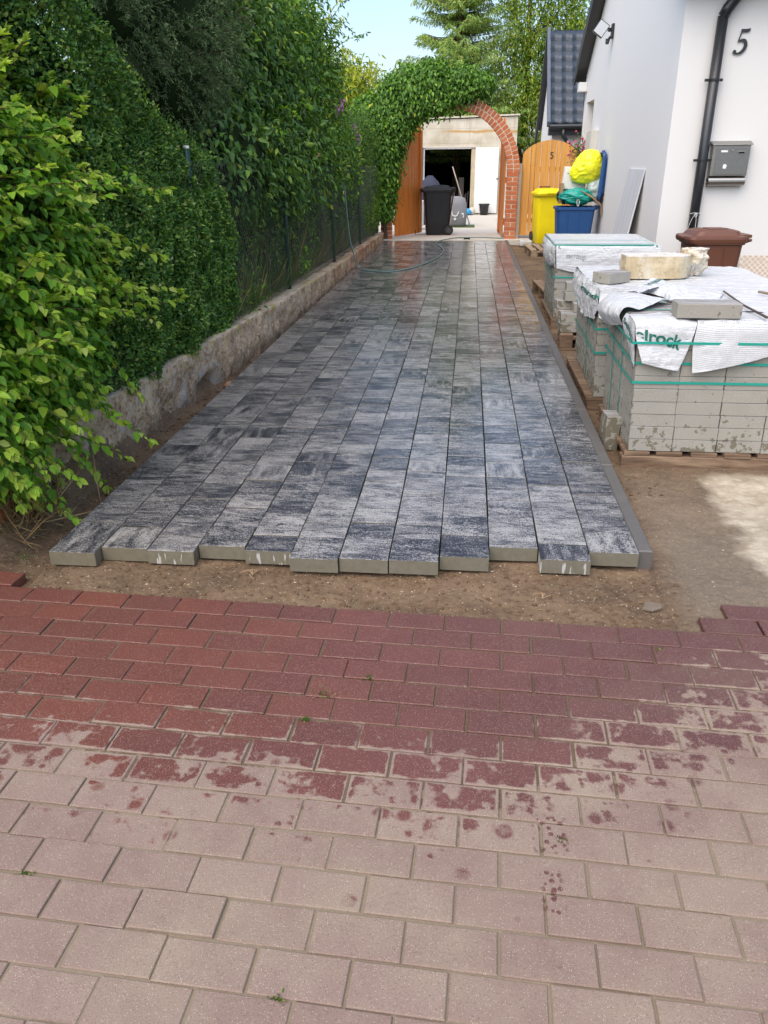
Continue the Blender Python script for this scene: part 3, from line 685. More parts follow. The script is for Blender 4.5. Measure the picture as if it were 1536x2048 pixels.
b = MB(); b.prism([(1.655, RY2, RZ2 - .14), (1.655, A1 + .12, EZ - .34), (1.655, A1 + .16, EZ - .10), (1.655, RY2, RZ2 + .06)], (.06, 0, 0)); under(b.build('rear_edge_board', M_BLACKM), h2)
b = MB(); b.box((3.4, A0 - .01, EZ - .12), (3.4, .16, .20)); b.tube([(1.72, A0 - .13, EZ - .05), (5.0, A0 - .13, EZ - .05)], .06, 12); under(b.build('gutter', M_BLACKM), h2)
b = MB(); b.tube([(2.02, A0 - .13, EZ - .1), (2.02, A0 - .13, EZ - .24), (2.22, A0 - .05, EZ - .46), (2.5, A0 + .03, EZ - .6)], .045, 12); under(b.build('downpipe', M_BLACKM, smooth=True), h2)

# ================================================================== garage at the end
gg = empty('garage', (0, 24.8, 0), 0, 'bare block garage with open dark doorway at the end of the yard', 'garage')
ox0, ox1, oz = -1.36, .02, 1.80
b = MB(); b.box(((-3.6 + ox0) / 2, 24.9, 1.25), (ox0 + 3.6, .2, 2.5)); b.box(((ox1 + 1.30) / 2, 24.9, oz / 2), (1.30 - ox1, .2, oz));
b.add([(ox0, 24.8, oz), (1.30, 24.8, oz), (1.30, 24.8, 2.60), (ox0, 24.8, 2.52), (ox0, 25.0, oz), (1.30, 25.0, oz), (1.30, 25.0, 2.60), (ox0, 25.0, 2.52)], [(0, 1, 2, 3), (7, 6, 5, 4), (0, 4, 5, 1), (3, 2, 6, 7), (1, 5, 6, 2), (0, 3, 7, 4)])
b.box((1.2, 27.5, 1.28), (.2, 5, 2.56)); under(b.build('wall', M_FRONT), gg)
b = MB(); b.add([(-3.6, 24.75, 2.50), (1.35, 24.75, 2.62), (1.35, 30, 2.62), (-3.6, 30, 2.50), (-3.6, 24.75, 2.54), (1.35, 24.75, 2.66), (1.35, 30, 2.66), (-3.6, 30, 2.54)], [(0, 1, 2, 3), (7, 6, 5, 4), (0, 4, 5, 1), (1, 5, 6, 2), (2, 6, 7, 3), (3, 7, 4, 0)])
under(b.build('roof', M_FRONT), gg)
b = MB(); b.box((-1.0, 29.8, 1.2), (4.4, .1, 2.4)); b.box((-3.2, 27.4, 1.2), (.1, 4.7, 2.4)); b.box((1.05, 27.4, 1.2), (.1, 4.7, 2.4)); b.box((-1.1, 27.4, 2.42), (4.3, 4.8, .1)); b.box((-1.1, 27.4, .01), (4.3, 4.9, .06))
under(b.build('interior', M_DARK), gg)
under(MB().box(((ox0 + ox1) / 2, 24.77, oz + .03), (ox1 - ox0 + .5, .06, .05)).build('lintel', M_CONC, bevel=.005), gg)
b = MB(); b.box((ox0 + .015, 24.785, oz / 2), (.03, .05, oz)); b.box(((ox0 + ox1) / 2, 24.785, oz - .012), (ox1 - ox0, .05, .022)); under(b.build('door_frame', M_WHITE), gg)
d1 = under(MB().box((.475, 24.74, .93), (.67, .045, 1.76), Matrix.Rotation(R(-3), 3, 'Z')).build('door', simple('white_door', (.80, .80, .77), .5, 0, .4, .03), bevel=.004), gg); tag(d1, 'white garage door leaf standing open')
b = MB(); b.box((.79, 24.70, .98), (.06, .03, .03)); hh = b.build('handle', M_BLACKM); hh.parent = d1; hh.matrix_parent_inverse = Matrix.Identity(4)
d2 = under(MB().box((-1.43, 24.70, .93), (.11, .05, 1.78)).build('door', simple('grey_door_leaf', (.10, .11, .12), .6), bevel=.004), gg)
under(MB().box((.11, 24.785, .9), (.14, .03, 1.78)).build('jamb', simple('beige_jamb', (.50, .42, .29), .85, 0, .2, .3, 6)), gg)

# ================================================================== brick arch
ar = empty('brick_arch', (-.42, 16.85, 0), 0, 'round red brick gate arch, its left half under ivy', 'arch')
def brick(b, c_, d_, rot=None): b.cbox(c_, d_, .004, rot)
YB, DB = 16.85, .24
def pillar(cx_, w_, ztop, name):
    b = MB(); z = 0.0; k = 0
    while z < ztop - .03:
        if k % 2 == 0: brick(b, (cx_, YB + DB / 2, z + .036), (w_, DB, .066))
        else:
            for s in (-1, 1): brick(b, (cx_ + s * (w_ / 4 + .004), YB + DB / 2, z + .036), (w_ / 2 - .014, DB, .068))
        z += .084; k += 1
    o = under(b.build(name, M_BRICK), ar)
    m_ = MB().box((cx_, YB + DB / 2 + .002, ztop / 2), (w_ - .012, DB - .014, ztop)).build('mortar', M_MORTAR); m_.parent = o; m_.matrix_parent_inverse = Matrix.Identity(4)
    return o
pillar(.842, .222, 1.24, 'pillar'); pillar(-1.682, .222, 1.24, 'pillar')
b = MB(); n_ = 46
for ring_, (r0, r1) in enumerate(((1.150, 1.262), (1.278, 1.392))):
    nn = n_ + ring_ * 5
    for i in range(nn):
        a = PI * (i + .5) / nn; rc = (r0 + r1) / 2; wd = PI * rc / nn - .020
        rt = Matrix.Rotation(-(a - 0), 3, 'Y')
        brick(b, (-.42 + rc * math.cos(a), YB + DB / 2, 1.24 + rc * math.sin(a)), (r1 - r0, DB, wd), rt)
ao = under(b.build('arch_ring', M_BRICK), ar)
b = MB(); rings = []
for i in range(49):
    a = PI * i / 48; c_, s_ = math.cos(a), math.sin(a)
    rings.append([Vector((-.42 + r_ * c_, y_, 1.24 + r_ * s_)) for r_, y_ in ((1.155, YB + .008), (1.388, YB + .008), (1.388, YB + DB - .008), (1.155, YB + DB - .008))])
b.loft(rings); mo = b.build('mortar', M_MORTAR); mo.parent = ao; mo.matrix_parent_inverse = Matrix.Identity(4)
under(MB().box((.985, YB + .13, .70), (.062, .22, 1.42)).build('mortar_edge', simple('grey_mortar', (.36, .31, .25), .9, 0, .2, .2, 10, .5, 60)), ar)
# small brick pier at the near end of the garden wall
pr = empty('brick_pier', (-2.17, 3.10, -.1), 0, 'stub of a red brick pier under the near shrub', 'pier')
b = MB()
for k in range(5): brick(b, (0, 0, .04 + k * .08), (.24, .24, .07))
b.build('bricks', M_BRICK, pr); MB().box((0, 0, .2), (.226, .226, .40)).build('mortar', M_MORTAR, pr)
wb = empty('brick_wall_end', (-1.94, 16.8, -.1), 0, 'short red brick wall end below the ivy beside the arch', 'wall')
b = MB()
for k in range(6):
    for j in range(2): brick(b, (-.11 + j * .12 + (.03 if k % 2 else 0), .0, .04 + k * .085), (.112, .24, .07))
b.build('bricks', M_BRICK, wb); MB().box((-.04, 0, .26), (.226, .226, .50)).build('mortar', M_MORTAR, wb)

# ================================================================== gates
def arch_leaf(name, label, w_, loc, rz, flip):
    g = empty(name, loc, rz, label, 'gate'); n = 8; b = MB()
    for i in range(n):
        x0 = i * w_ / n + .0025; x1 = (i + 1) * w_ / n - .0025; P = []
        zt = lambda x: 1.17 + math.sqrt(max(0, 1.12 ** 2 - (1.12 - min(x, 1.12)) ** 2))
        P = [(x0, -.011, .03), (x1, -.011, .03)] + [(x0 + (x1 - x0) * q, -.011, zt(x0 + (x1 - x0) * q)) for q in (1, .75, .5, .25, 0)]
        P = [(p[0] * flip, p[1], p[2]) for p in P]; b.prism(P, (0, .022, 0))
    b.build('boards', M_ORANGE, g, bevel=.0015)
    b = MB()
    for z in (.30, 1.10): b.box((flip * w_ / 2, .035, z), (w_ - .02, .045, .10))
    b.box((flip * (w_ - .04), -.028, 1.05), (.09, .032, 2.02)); b.build('frame', M_ORANGE, g, bevel=.003)
    for z in (.34, 1.14): MB().box((flip * .16, .065, z), (.34, .006, .035)).tube([(0, .06, z - .05), (0, .06, z + .05)], .012, 8).build('hinge', M_BLACKM, g)
    b = MB(); b.tube([(flip * (w_ - .25), -.03, .0), (flip * (w_ - .25), -.03, .10)], .008, 6); b.build('drop_bolt', M_BLACKM, g)
    return g
arch_leaf('arched_gate_leaf', 'orange stained board gate leaf standing open left of the black bin', 1.08, (-1.53, 17.16, .0), R(64), 1)
arch_leaf('arched_gate_leaf', 'orange gate leaf folded back edge-on behind the right brick pillar', 1.08, (.70, 17.14, .0), R(-88.5), -1)
g5 = empty('garden_gate', (1.02, 16.96, 0), 0, 'round-topped honey brown board gate with number 5 behind the yellow bin', 'gate')
b = MB(); ws_ = [.165, .085, .105, .175, .115, .085, .175, .155]; x = 0
for w_ in ws_:
    zt = lambda q: 1.565 + .255 * (1 - ((q - .54) / .54) ** 2) ** .75 if abs(q - .54) < .54 else 1.565
    x0, x1 = x + .004, min(x + w_ - .004, 1.075)
    b.prism([(x0, 0, .07), (x1, 0, .07)] + [(x0 + (x1 - x0) * q, 0, zt(x0 + (x1 - x0) * q)) for q in (1, .75, .5, .25, 0)], (0, .022, 0)); x += w_
b.build('boards', M_PINE, g5, bevel=.0015)
for z in (.35, 1.30): MB().box((.53, .045, z), (1.02, .04, .09)).build('rail', M_PINE, g5, bevel=.003)
me = text_mesh('5', .17, .003); me.transform(Matrix.Rotation(R(90), 4, 'X')); k = link('number', me, M_BLACKM, g5); k.location = (.52, -.005, 1.49)

# ================================================================== wire fence with green posts
fn = empty('wire_fence', (-1.93, 3.0, 0), 0, 'green chain-link fence on the low wall', 'fence')
fx = lambda y: float(np.interp(y, [2.9, 5.75, 8.5, 11.2, 16.6], [-2.06, -1.945, -1.885, -1.83, -1.80]))
fzb = lambda y: float(np.interp(y, [2.9, 5.7, 8, 11.5, 16.6], [.28, .265, .235, .205, .17]))
b = MB(); d = .055; H = 1.22; y0, y1 = 3.3, 16.6
def wire(p, q, r_=.0012):
    p, q = Vector(p), Vector(q); t_ = (q - p).normalized(); a = t_.cross(Vector((1, 0, 0))).normalized() * r_; c_ = Vector((r_, 0, 0))
    b.add([p + a, p - a * .5 + c_, p - a * .5 - c_, q + a, q - a * .5 + c_, q - a * .5 - c_], [(0, 1, 4, 3), (1, 2, 5, 4), (2, 0, 3, 5)])
yy = y0 - H
while yy < y1:
    for s in (1, -1):
        ya, yb = (yy, yy + H) if s > 0 else (yy + H, yy); za_, zb_ = 0.0, H
        seg = 6; prev_ = None
        for i in range(seg + 1):
            y_ = ya + (yb - ya) * i / seg; z_ = H * i / seg
            if y_ < y0 or y_ > y1: prev_ = None; continue
            p_ = (fx(y_) + .012 * math.sin(y_ * 5 + z_ * 3), y_, fzb(y_) + z_)
            if prev_: wire(prev_, p_)
            prev_ = p_
    yy += d
for z_ in (.03, .62, 1.20):
    prev_ = None
    for i in range(60):
        y_ = y0 + (y1 - y0) * i / 59; p_ = (fx(y_) + .004, y_, fzb(y_) + z_ + .008 * math.sin(y_ * 3))
        if prev_: wire(prev_, p_, .0018)
        prev_ = p_
under(b.build('wire_mesh', M_WIRE), fn)
for i, y_ in enumerate((3.25, 5.76, 8.5, 11.2, 13.9, 16.4)):
    b = MB(); b.tube([(fx(y_) - .02, y_, fzb(y_) - .06), (fx(y_) - .02 , y_, fzb(y_) + 1.30)], .022, 12)
    po = under(b.build('post', M_GREENP, smooth=True), fn)
    b = MB(); b.tube([(fx(y_) - .02, y_, fzb(y_) + 1.30), (fx(y_) - .02, y_, fzb(y_) + 1.318)], .0228, 12); cp = b.build('cap', M_WHITE if i == 1 else M_GREENP); cp.parent = po; cp.matrix_parent_inverse = Matrix.Identity(4)
# ================================================================== pallets
def dup(o, name=None):
    def cp(s, par):
        c = s.copy(); C.objects.link(c); c.parent = par
        for ch in list(s.children): cp(ch, c)
        return c
    return cp(o, None)
def pallet(w_, d_, loc, rz, label, m, h=.11, nb=5, group='wooden pallets beside the driveway', solid=False):
    """deck boards run along local y, bearers along local x"""
    p = empty('pallet', loc, rz, label, 'pallet', group)
    for i in range(nb):
        bw = w_ / nb * (.80 if solid else .72); x = -w_ / 2 + bw / 2 + (w_ - bw) * i / (nb - 1)
        b = MB(); b.box((x + random.gauss(0, .004), random.gauss(0, .006), h - .011), (bw, d_, .022), Matrix.Rotation(random.gauss(0, .006), 3, 'Z')); b.build('deck_board', m, p, bevel=.002)
    for y in (-d_ / 2 + .045, 0, d_ / 2 - .045):
        if solid and y < -.1:
            MB().box((0, y - .012, (h - .024) / 2), (w_ + .02, .075, h - .024)).build('bearer', m, p, bevel=.006); continue
        b = MB(); b.box((0, y, h - .034), (w_, .085, .020)); b.box((0, y, .009), (w_, .085, .018)); b.build('bearer', m, p, bevel=.002)
        for x in (-w_ / 2 + .06, 0, w_ / 2 - .06):
            b = MB(); b.box((x, y, (h - .044 + .018) / 2), (.11, .085, h - .064)); b.build('block', m, p, bevel=.002)
    return p
pallet(1.20, .92, (1.495, 4.60, -.103), 0, 'pallet carrying the front paver stack nearest the camera', M_PALLETR, .105, 7, solid=True)
pallet(1.12, 1.22, (1.40, 5.83, -.103), 0, 'pallet under the second stack of pavers', M_PALLETR, .105)
pallet(1.02, 1.22, (1.37, 8.68, -.095), 0, 'pallet under the rearmost wrapped stack of pavers', M_PALLETR, .10)
pallet(.62, .48, (1.17, 7.28, -.09), R(-4), 'wet brown pallet under the loose pile of pavers', M_PALLETR, .14, 4)
pallet(.60, 1.05, (1.19, 10.05, -.09), R(4), 'empty brown pallet beside the rearmost paver stack', M_PALLETR, .14, 4)
pallet(.55, 1.15, (1.34, 14.85, -.09), R(3), 'small empty grey pallet in front of the yellow bin', M_PALLET, .14, 4)

# ================================================================== packs of pavers
import bmesh
def paver_mesh(w_, d_, h_):
    bm = bmesh.new(); bmesh.ops.create_cube(bm, size=1); bmesh.ops.scale(bm, vec=(w_, d_, h_), verts=bm.verts)
    bmesh.ops.bevel(bm, geom=bm.edges[:], offset=.0025, segments=1, affect='EDGES')
    me = bpy.data.meshes.new('paver'); bm.to_mesh(me); bm.free(); me.materials.append(M_BLOCK); return me
PW, PD, PH = .2335, .3, .0698
PM = paver_mesh(PW - .003, PD - .002, PH - .0012)
def pack(label, x0, y0, z0, nx, ny, nz, rz, keep, n_=''):
    k = empty('paver_pack', (x0, y0, z0), rz, label, 'paver stack', 'strapped stacks of pavers on pallets')
    for iz in range(nz):
        sx = random.gauss(0, .0015); lean = -.003 * iz
        for ix in range(nx):
            for iy in range(ny):
                if not keep(ix, iy, iz, nx, ny, nz): continue
                o = bpy.data.objects.new('paver', PM); C.objects.link(o); o.parent = k
                o.location = ((ix + .5) * PW + sx + lean + random.gauss(0, .0011), (iy + .5) * PD + random.gauss(0, .0018), (iz + .5) * PH)
                o.rotation_euler = (0, 0, random.gauss(0, .004) + (PI if random.random() < .5 else 0))
    return k
def strap_loop(k, w_, d_, z, lean=0, hh=.0065, name='strap', el=.0035, ef=.0035):
    b = MB(); e = .0035; t_ = .0016; x0, x1, y0_, y1_ = -el + lean, w_ + e + lean, -ef, d_ + e
    for (c_, dd) in ((((x0 + x1) / 2, y0_, z), (x1 - x0 + t_, t_, hh * 2)), (((x0 + x1) / 2, y1_, z), (x1 - x0 + t_, t_, hh * 2)), ((x0, (y0_ + y1_) / 2, z), (t_, y1_ - y0_ - t_, hh * 2)), ((x1, (y0_ + y1_) / 2, z), (t_, y1_ - y0_ - t_, hh * 2))):
        b.box(c_, dd)
    return b.build(name, M_STRAP, k)
def strap_v(k, y, d0, w_, top, lean=0):
    b = MB(); e = .003
    b.box((-e + lean / 2, y, top / 2), (.0015, .011, top), Matrix.Rotation(-lean / top * -1, 3, 'Y')); b.box((w_ / 2 + lean, y, top + .0025), (w_, .011, .0015))
    return b.build('strap', M_STRAP, k)
keep1 = lambda ix, iy, iz, nx, ny, nz: iy == 0 or (ix == 0) or (iz == nz - 1)
P1 = pack('nearest stack of pavers with torn film, a printed sheet and green straps', .918, 4.15, .004, 5, 3, 10, 0, keep1)
for z, el_, ef_ in ((.602, .024, .040), (.488, .0035, .0035), (.385, .0035, .0035)): strap_loop(P1, 5 * PW, 3 * PD, z, -.003 * z / PH - .0055, el=el_, ef=ef_)
strap_v(P1, .37, 0, .3, .70, -.025); strap_v(P1, .66, 0, .3, .70, -.025)
keep2 = lambda ix, iy, iz, nx, ny, nz: (iy == 0 and ix < 3) or ix == 0 or iz == nz - 1
P2 = pack('middle stack of pavers under a wide white film, a stone block lying on it', .878, 5.22, .004, 5, 4, 10, R(-1.0), keep2)
for z in (.66, .455, .30): strap_loop(P2, 5 * PW, 4 * PD, z, -.003 * z / PH - .0055)
strap_v(P2, .5, 0, .3, .70, -.025)
keep3 = lambda ix, iy, iz, nx, ny, nz: (iy == 0) or (ix == 0) or iz == nz - 1
P3 = pack('rearmost stack of pavers neatly wrapped in white film with green straps', .885, 8.10, .006, 4, 4, 10, R(-.5), keep3)
for z in (.704, .545, .40): strap_loop(P3, 4 * PW, 4 * PD, z, -.003 * z / PH - .0055)
strap_v(P3, .34, 0, .3, .70, -.025)
b = MB(); b.box((.46, .38, .7175), (.95, .012, .0015)); b.build('strap', M_STRAP, P3)
b = MB(); b.box((.46, .015, .7175), (.95, .012, .0015)); b.build('strap', M_STRAP, P3)

# ------------------------------------------------------------------ film
def film(rows, nu, nv, parent, amp=.008, freq=9, seed=0, crease=0.0, mats=None, name='film'):
    G, N = sheet(rows, nu, nv, amp, freq, seed, crease=crease)
    if parent is P2: G[..., 0] -= .018 * np.clip((1.5 - G[..., 0]) / .5, 0, 1)
    o = grid_obj(name, G, mats or M_FILM, None, .0012); under(o, parent); return o, G, N
def mat_printed():
    t = NT('film_with_small_print'); p = t.pos(); px, py, pz = t.sep(p)[0:3]
    n = t.noise(p, 5.0, 4); c = t.mix(n, (.55, .56, .57), (.64, .65, .66))
    s_ = t.math('SUBTRACT', pz, t.math('MULTIPLY', py, .8)); s_ = t.math('ADD', s_, t.math('MULTIPLY', t.math('SUBTRACT', t.noise(p, 6.0, 2), .5), .012))
    f = t.math('FRACT', t.math('MULTIPLY', s_, 105.0)); line = t.math('MULTIPLY', t.step(f, .30, .38), t.step(f, .72, .62))
    wd = t.noise(t.comb(t.math('MULTIPLY', px, 260.0), t.math('FLOOR', t.math('MULTIPLY', s_, 105.0)), 0.0), 1.0, 1)
    reg = t.math('MULTIPLY', t.step(px, 1.17, 1.19), t.math('MULTIPLY', t.step(pz, .47, .475), t.step(t.noise(p, 4.0, 1), .25, .35)))
    mk = t.math('MULTIPLY', t.math('MULTIPLY', line, t.step(wd, .42, .5)), reg)
    c = t.mix(t.math('MULTIPLY', mk, .55), c, (.12, .13, .15)); t.bump(t.noise(p, 34.0, 4, .6), .30, .006); return t.fin(c, .34, 0, .5)
M_PRINT = mat_printed()
TZ = .712
def q(px, py, Y=4.138): return at(px, py, Y)
yb = 4.138
# corner sheet with the big green lettering
rows = [[(.868, 4.34, TZ), (.95, 4.33, TZ + .004), (1.04, 4.36, TZ + .005), (1.12, 4.33, TZ), (1.19, 4.28, TZ)],
        [(.862, 4.20, TZ + .004), (.95, 4.19, TZ + .012), (1.04, 4.20, TZ + .014), (1.12, 4.20, TZ + .006), (1.185, 4.19, TZ)],
        [(.872, 4.137, TZ - .015), (.95, 4.130, TZ - .006), (1.04, 4.128, TZ - .006), (1.11, 4.132, TZ - .012), (1.178, 4.134, TZ - .018)],
        [(.882, 4.128, .625), (.95, 4.118, .620), (1.03, 4.118, .615), (1.10, 4.122, .612), (1.160, 4.126, .610)],
        [q(1284, 727, 4.112), q(1300, 731, 4.108), q(1320, 736, 4.110), q(1338, 740, 4.112), q(1356, 743, 4.118)]]
fa, GA, NA = film(rows, 110, 90, P1, .005, 9, 3, .6)
E_ = .0
# left return of the corner sheet, over the side face
rows = [[(.868, 4.36, TZ + .002), (.868, 4.27, TZ + .004), (.868, 4.19, TZ + .003), (.872, 4.137, TZ - .012)],
        [(.850, 4.36, TZ - .03), (.856, 4.27, TZ - .03), (.862, 4.20, TZ - .03), (.869, 4.131, .66)],
        [(.856, 4.33, .625), (.862, 4.26, .61), (.866, 4.19, .60), (.876, 4.127, .59)],
        [(.876, 4.28, .575), (.874, 4.22, .545), (.876, 4.17, .515), (.884, 4.121, .478)]]
fl_, GL, NL = film(rows, 60, 60, P1, .005, 12, 8, .6)
# printed flap
rows = [[(1.185, 4.40, TZ), (1.40, 4.42, TZ + .004), (1.65, 4.42, TZ), (1.9, 4.42, TZ + .003), (2.1, 4.42, TZ)],
        [(1.185, 4.24, TZ + .003), (1.40, 4.22, TZ + .010), (1.65, 4.22, TZ + .004), (1.9, 4.22, TZ + .008), (2.1, 4.22, TZ)],
        [(1.180, 4.134, TZ - .010), (1.40, 4.128, TZ), (1.65, 4.130, TZ - .004), (1.9, 4.13, TZ), (2.1, 4.134, TZ - .012)],
        [(1.170, 4.118, .59), (1.30, 4.105, .60), (1.45, 4.11, .61), (1.62, 4.115, .62), (1.85, 4.12, .63)],
        [q(1384, 747, 4.112), q(1415, 743, 4.098), q(1455, 735, 4.105), q(1500, 724, 4.112), q(1570, 705, 4.12)]]
fb, GB, NB = film(rows, 150, 90, P1, .005, 8, 14, .6, mats=M_PRINT)
text_on_sheet('print', 'elrock', GA, NA, .015, .74, (.295, .03), (.0, -.19), M_INKG, fa, .0034, bold=.028, side=(1 if NA[40, 50][1] < 0 else -1)).matrix_parent_inverse = Matrix.Identity(4)
text_on_sheet('print', 'stein+design', GA, NA, -.42, .90, (.075, .022), (.0, -.085), M_INKK, fa, .0034, side=(1 if NA[40, 50][1] < 0 else -1)).matrix_parent_inverse = Matrix.Identity(4)
text_on_sheet('print', 'Semm', GL, NL, .10, .40, (.30, .10), (.0, -.26), M_INKG, fl_, .0034, bold=.02, side=(1 if NL[30, 30][0] < 0 else -1)).matrix_parent_inverse = Matrix.Identity(4)
# top film of the nearest pack, torn at the left
rows = [[(1.34, 5.14, TZ + .012), (1.5, 5.16, TZ + .01), (1.7, 5.16, TZ + .006), (1.9, 5.16, TZ + .01), (2.06, 5.15, TZ)],
        [(1.42, 4.95, TZ + .02), (1.5, 4.95, TZ + .012), (1.7, 4.95, TZ + .004), (1.9, 4.95, TZ + .008), (2.075, 4.95, TZ)],
        [(1.30, 4.75, TZ + .004), (1.5, 4.72, TZ + .006), (1.7, 4.72, TZ + .002), (1.9, 4.72, TZ + .003), (2.078, 4.72, TZ)],
        [(1.20, 4.40, TZ + .006), (1.4, 4.40, TZ + .009), (1.7, 4.40, TZ + .006), (1.9, 4.40, TZ + .009), (2.08, 4.40, TZ + .003)]]
film(rows, 150, 100, P1, .006, 6, 20, 1.0)
# crumpled torn edge lying over the gap
rows = [[(1.02, 5.18, TZ + .01), (1.15, 5.18, TZ + .035), (1.28, 5.16, TZ + .05), (1.42, 5.12, TZ + .035), (1.56, 5.05, TZ + .016)],
        [(1.06, 5.07, TZ + .012), (1.17, 5.06, TZ + .045), (1.29, 5.02, TZ + .06), (1.40, 4.97, TZ + .04), (1.52, 4.92, TZ + .014)],
        [(1.16, 4.90, TZ + .01), (1.20, 4.86, TZ + .04), (1.28, 4.82, TZ + .035), (1.38, 4.82, TZ + .03), (1.46, 4.80, TZ + .010)],
        [(1.17, 4.78, TZ + .004), (1.20, 4.72, TZ + .02), (1.25, 4.69, TZ + .014), (1.33, 4.70, TZ + .02), (1.42, 4.72, TZ + .008)]]
film(rows, 110, 90, P1, .010, 9, 33, .8)
# bag-like bulge hanging over the left corner
rows = [[(1.20, 4.72, TZ + .004), (1.13, 4.66, TZ + .03), (1.05, 4.56, TZ + .02), (.95, 4.44, TZ + .008)],
        [(1.06, 4.86, TZ + .01), (.99, 4.74, TZ + .05), (.93, 4.60, TZ + .045), (.88, 4.42, TZ + .02)],
        [(.93, 5.02, TZ + .012), (.86, 4.85, TZ + .03), (.82, 4.66, TZ + .025), (.85, 4.42, TZ + .006)],
        [(.86, 5.08, TZ - .05), (.79, 4.88, TZ - .05), (.775, 4.68, TZ - .045), (.835, 4.42, TZ - .03)],
        [(.865, 5.02, TZ - .12), (.83, 4.86, TZ - .135), (.83, 4.68, TZ - .125), (.862, 4.42, TZ - .075)]]
film(rows, 90, 80, P1, .006, 6, 41, .7)
# twisted strip with print
rows = [[(1.16, 5.20, TZ + .07), (1.03, 5.02, TZ + .045), (.93, 4.86, TZ + .035)], [(1.22, 5.15, TZ + .065), (1.09, 4.98, TZ + .052), (.98, 4.80, TZ + .048)], [(1.24, 5.10, TZ + .04), (1.11, 4.93, TZ + .048), (1.0, 4.76, TZ + .044)]]
fs, GS, NS = film(rows, 60, 20, P1, .005, 14, 47, .7)
text_on_sheet('print', 'mmelrock', GS, NS, .04, .30, (.10, 0.0), (0, .42), M_INKG, fs, .004, bold=.02, side=(1 if NS[10, 30][2] > 0 else -1)).matrix_parent_inverse = Matrix.Identity(4)
# second pack: wide top film with a hanging left side and front flap
rows = [[(.86, 6.40, TZ - .10), (1.0, 6.425, TZ - .02), (1.4, 6.43, TZ - .01), (1.8, 6.43, TZ - .01), (2.06, 6.40, TZ - .05)],
        [(.862, 6.38, TZ), (1.0, 6.38, TZ + .008), (1.4, 6.38, TZ + .008), (1.8, 6.37, TZ + .008), (2.07, 6.36, TZ)],
        [(.862, 6.0, TZ + .002), (1.0, 6.0, TZ + .002), (1.4, 6.0, TZ + .002), (1.8, 6.0, TZ + .002), (2.07, 6.0, TZ)],
        [(.866, 5.6, TZ + .002), (1.0, 5.6, TZ + .002), (1.4, 5.6, TZ + .002), (1.8, 5.6, TZ + .002), (2.065, 5.6, TZ)],
        [(.870, 5.20, TZ + .004), (1.0, 5.20, TZ + .012), (1.4, 5.16, TZ + .006), (1.8, 5.14, TZ + .004), (2.06, 5.14, TZ + .003)]]
film(rows, 170, 130, P2, .0055, 7, 55, 1.0)
rows = [[(.868, 6.40, TZ), (.866, 6.0, TZ + .002), (.868, 5.6, TZ + .002), (.872, 5.195, TZ)],
        [(.845, 6.40, TZ - .07), (.835, 6.0, TZ - .06), (.835, 5.6, TZ - .06), (.856, 5.195, TZ - .06)],
        [(.845, 6.38, TZ - .15), (.83, 6.05, TZ - .13), (.825, 5.7, TZ - .15), (.852, 5.20, TZ - .13)],
        [(.86, 6.36, TZ - .19), (.825, 6.0, TZ - .18), (.84, 5.62, TZ - .23), (.858, 5.28, TZ - .20)]]
f2, G2, N2 = film(rows, 120, 60, P2, .011, 9, 61, .9)
text_on_sheet('print', 'Semmelrock', G2, N2, .50, .40, (.085, .0), (0, -.22), M_INKG, f2, .004, bold=.02, side=(1 if N2[30, 60][0] < 0 else -1)).matrix_parent_inverse = Matrix.Identity(4)
rows = [[(.872, 5.20, TZ + .002), (.95, 5.19, TZ + .012), (1.03, 5.19, TZ + .010), (1.12, 5.19, TZ + .006)],
        [(.868, 5.195, TZ - .05), (.95, 5.185, TZ - .05), (1.03, 5.18, TZ - .06), (1.12, 5.185, TZ - .06)],
        [(.866, 5.17, TZ - .12), (.95, 5.155, TZ - .125), (1.03, 5.16, TZ - .14), (1.12, 5.17, TZ - .12)],
        [(.872, 5.165, TZ - .17), (.94, 5.15, TZ - .20), (1.02, 5.155, TZ - .225), (1.10, 5.165, TZ - .19)]]
film(rows, 70, 60, P2, .004, 8, 67, .6)
# third pack: neat cover with hanging front
W3 = .885
rows = [[(.862, 9.31, TZ - .05), (1.2, 9.33, TZ - .05), (1.55, 9.33, TZ - .05), (1.83, 9.31, TZ - .05)],
        [(.862, 9.30, TZ + .006), (1.2, 9.30, TZ + .004), (1.55, 9.30, TZ + .004), (1.83, 9.29, TZ + .004)],
        [(.864, 8.7, TZ + .003), (1.2, 8.7, TZ + .003), (1.55, 8.7, TZ + .003), (1.835, 8.7, TZ + .003)],
        [(.866, 8.10, TZ + .005), (1.2, 8.10, TZ + .004), (1.55, 8.10, TZ + .004), (1.83, 8.09, TZ + .004)]]
film(rows, 130, 110, P3, .003, 6, 71, .8)
rows = [[(.866, 8.10, TZ + .004), (1.2, 8.10, TZ + .003), (1.55, 8.10, TZ + .003), (1.84, 8.09, TZ + .003)],
        [(.862, 8.085, TZ - .04), (1.2, 8.083, TZ - .04), (1.55, 8.083, TZ - .04), (1.86, 8.08, TZ - .04)],
        [(.870, 8.080, TZ - .13), (1.2, 8.074, TZ - .14), (1.55, 8.074, TZ - .14), (1.85, 8.07, TZ - .12)],
        [(.880, 8.080, TZ - .22), (1.2, 8.078, TZ - .28), (1.55, 8.078, TZ - .28), (1.83, 8.08, TZ - .24)]]
f3, G3, N3 = film(rows, 150, 60, P3, .0035, 6, 77, .7)
s3 = 1 if N3[30, 60][1] < 0 else -1
text_on_sheet('print', 'stein+design', G3, N3, .12, .62, (.034, .006), (0, -.22), M_INKK, f3, .003, side=s3).matrix_parent_inverse = Matrix.Identity(4)
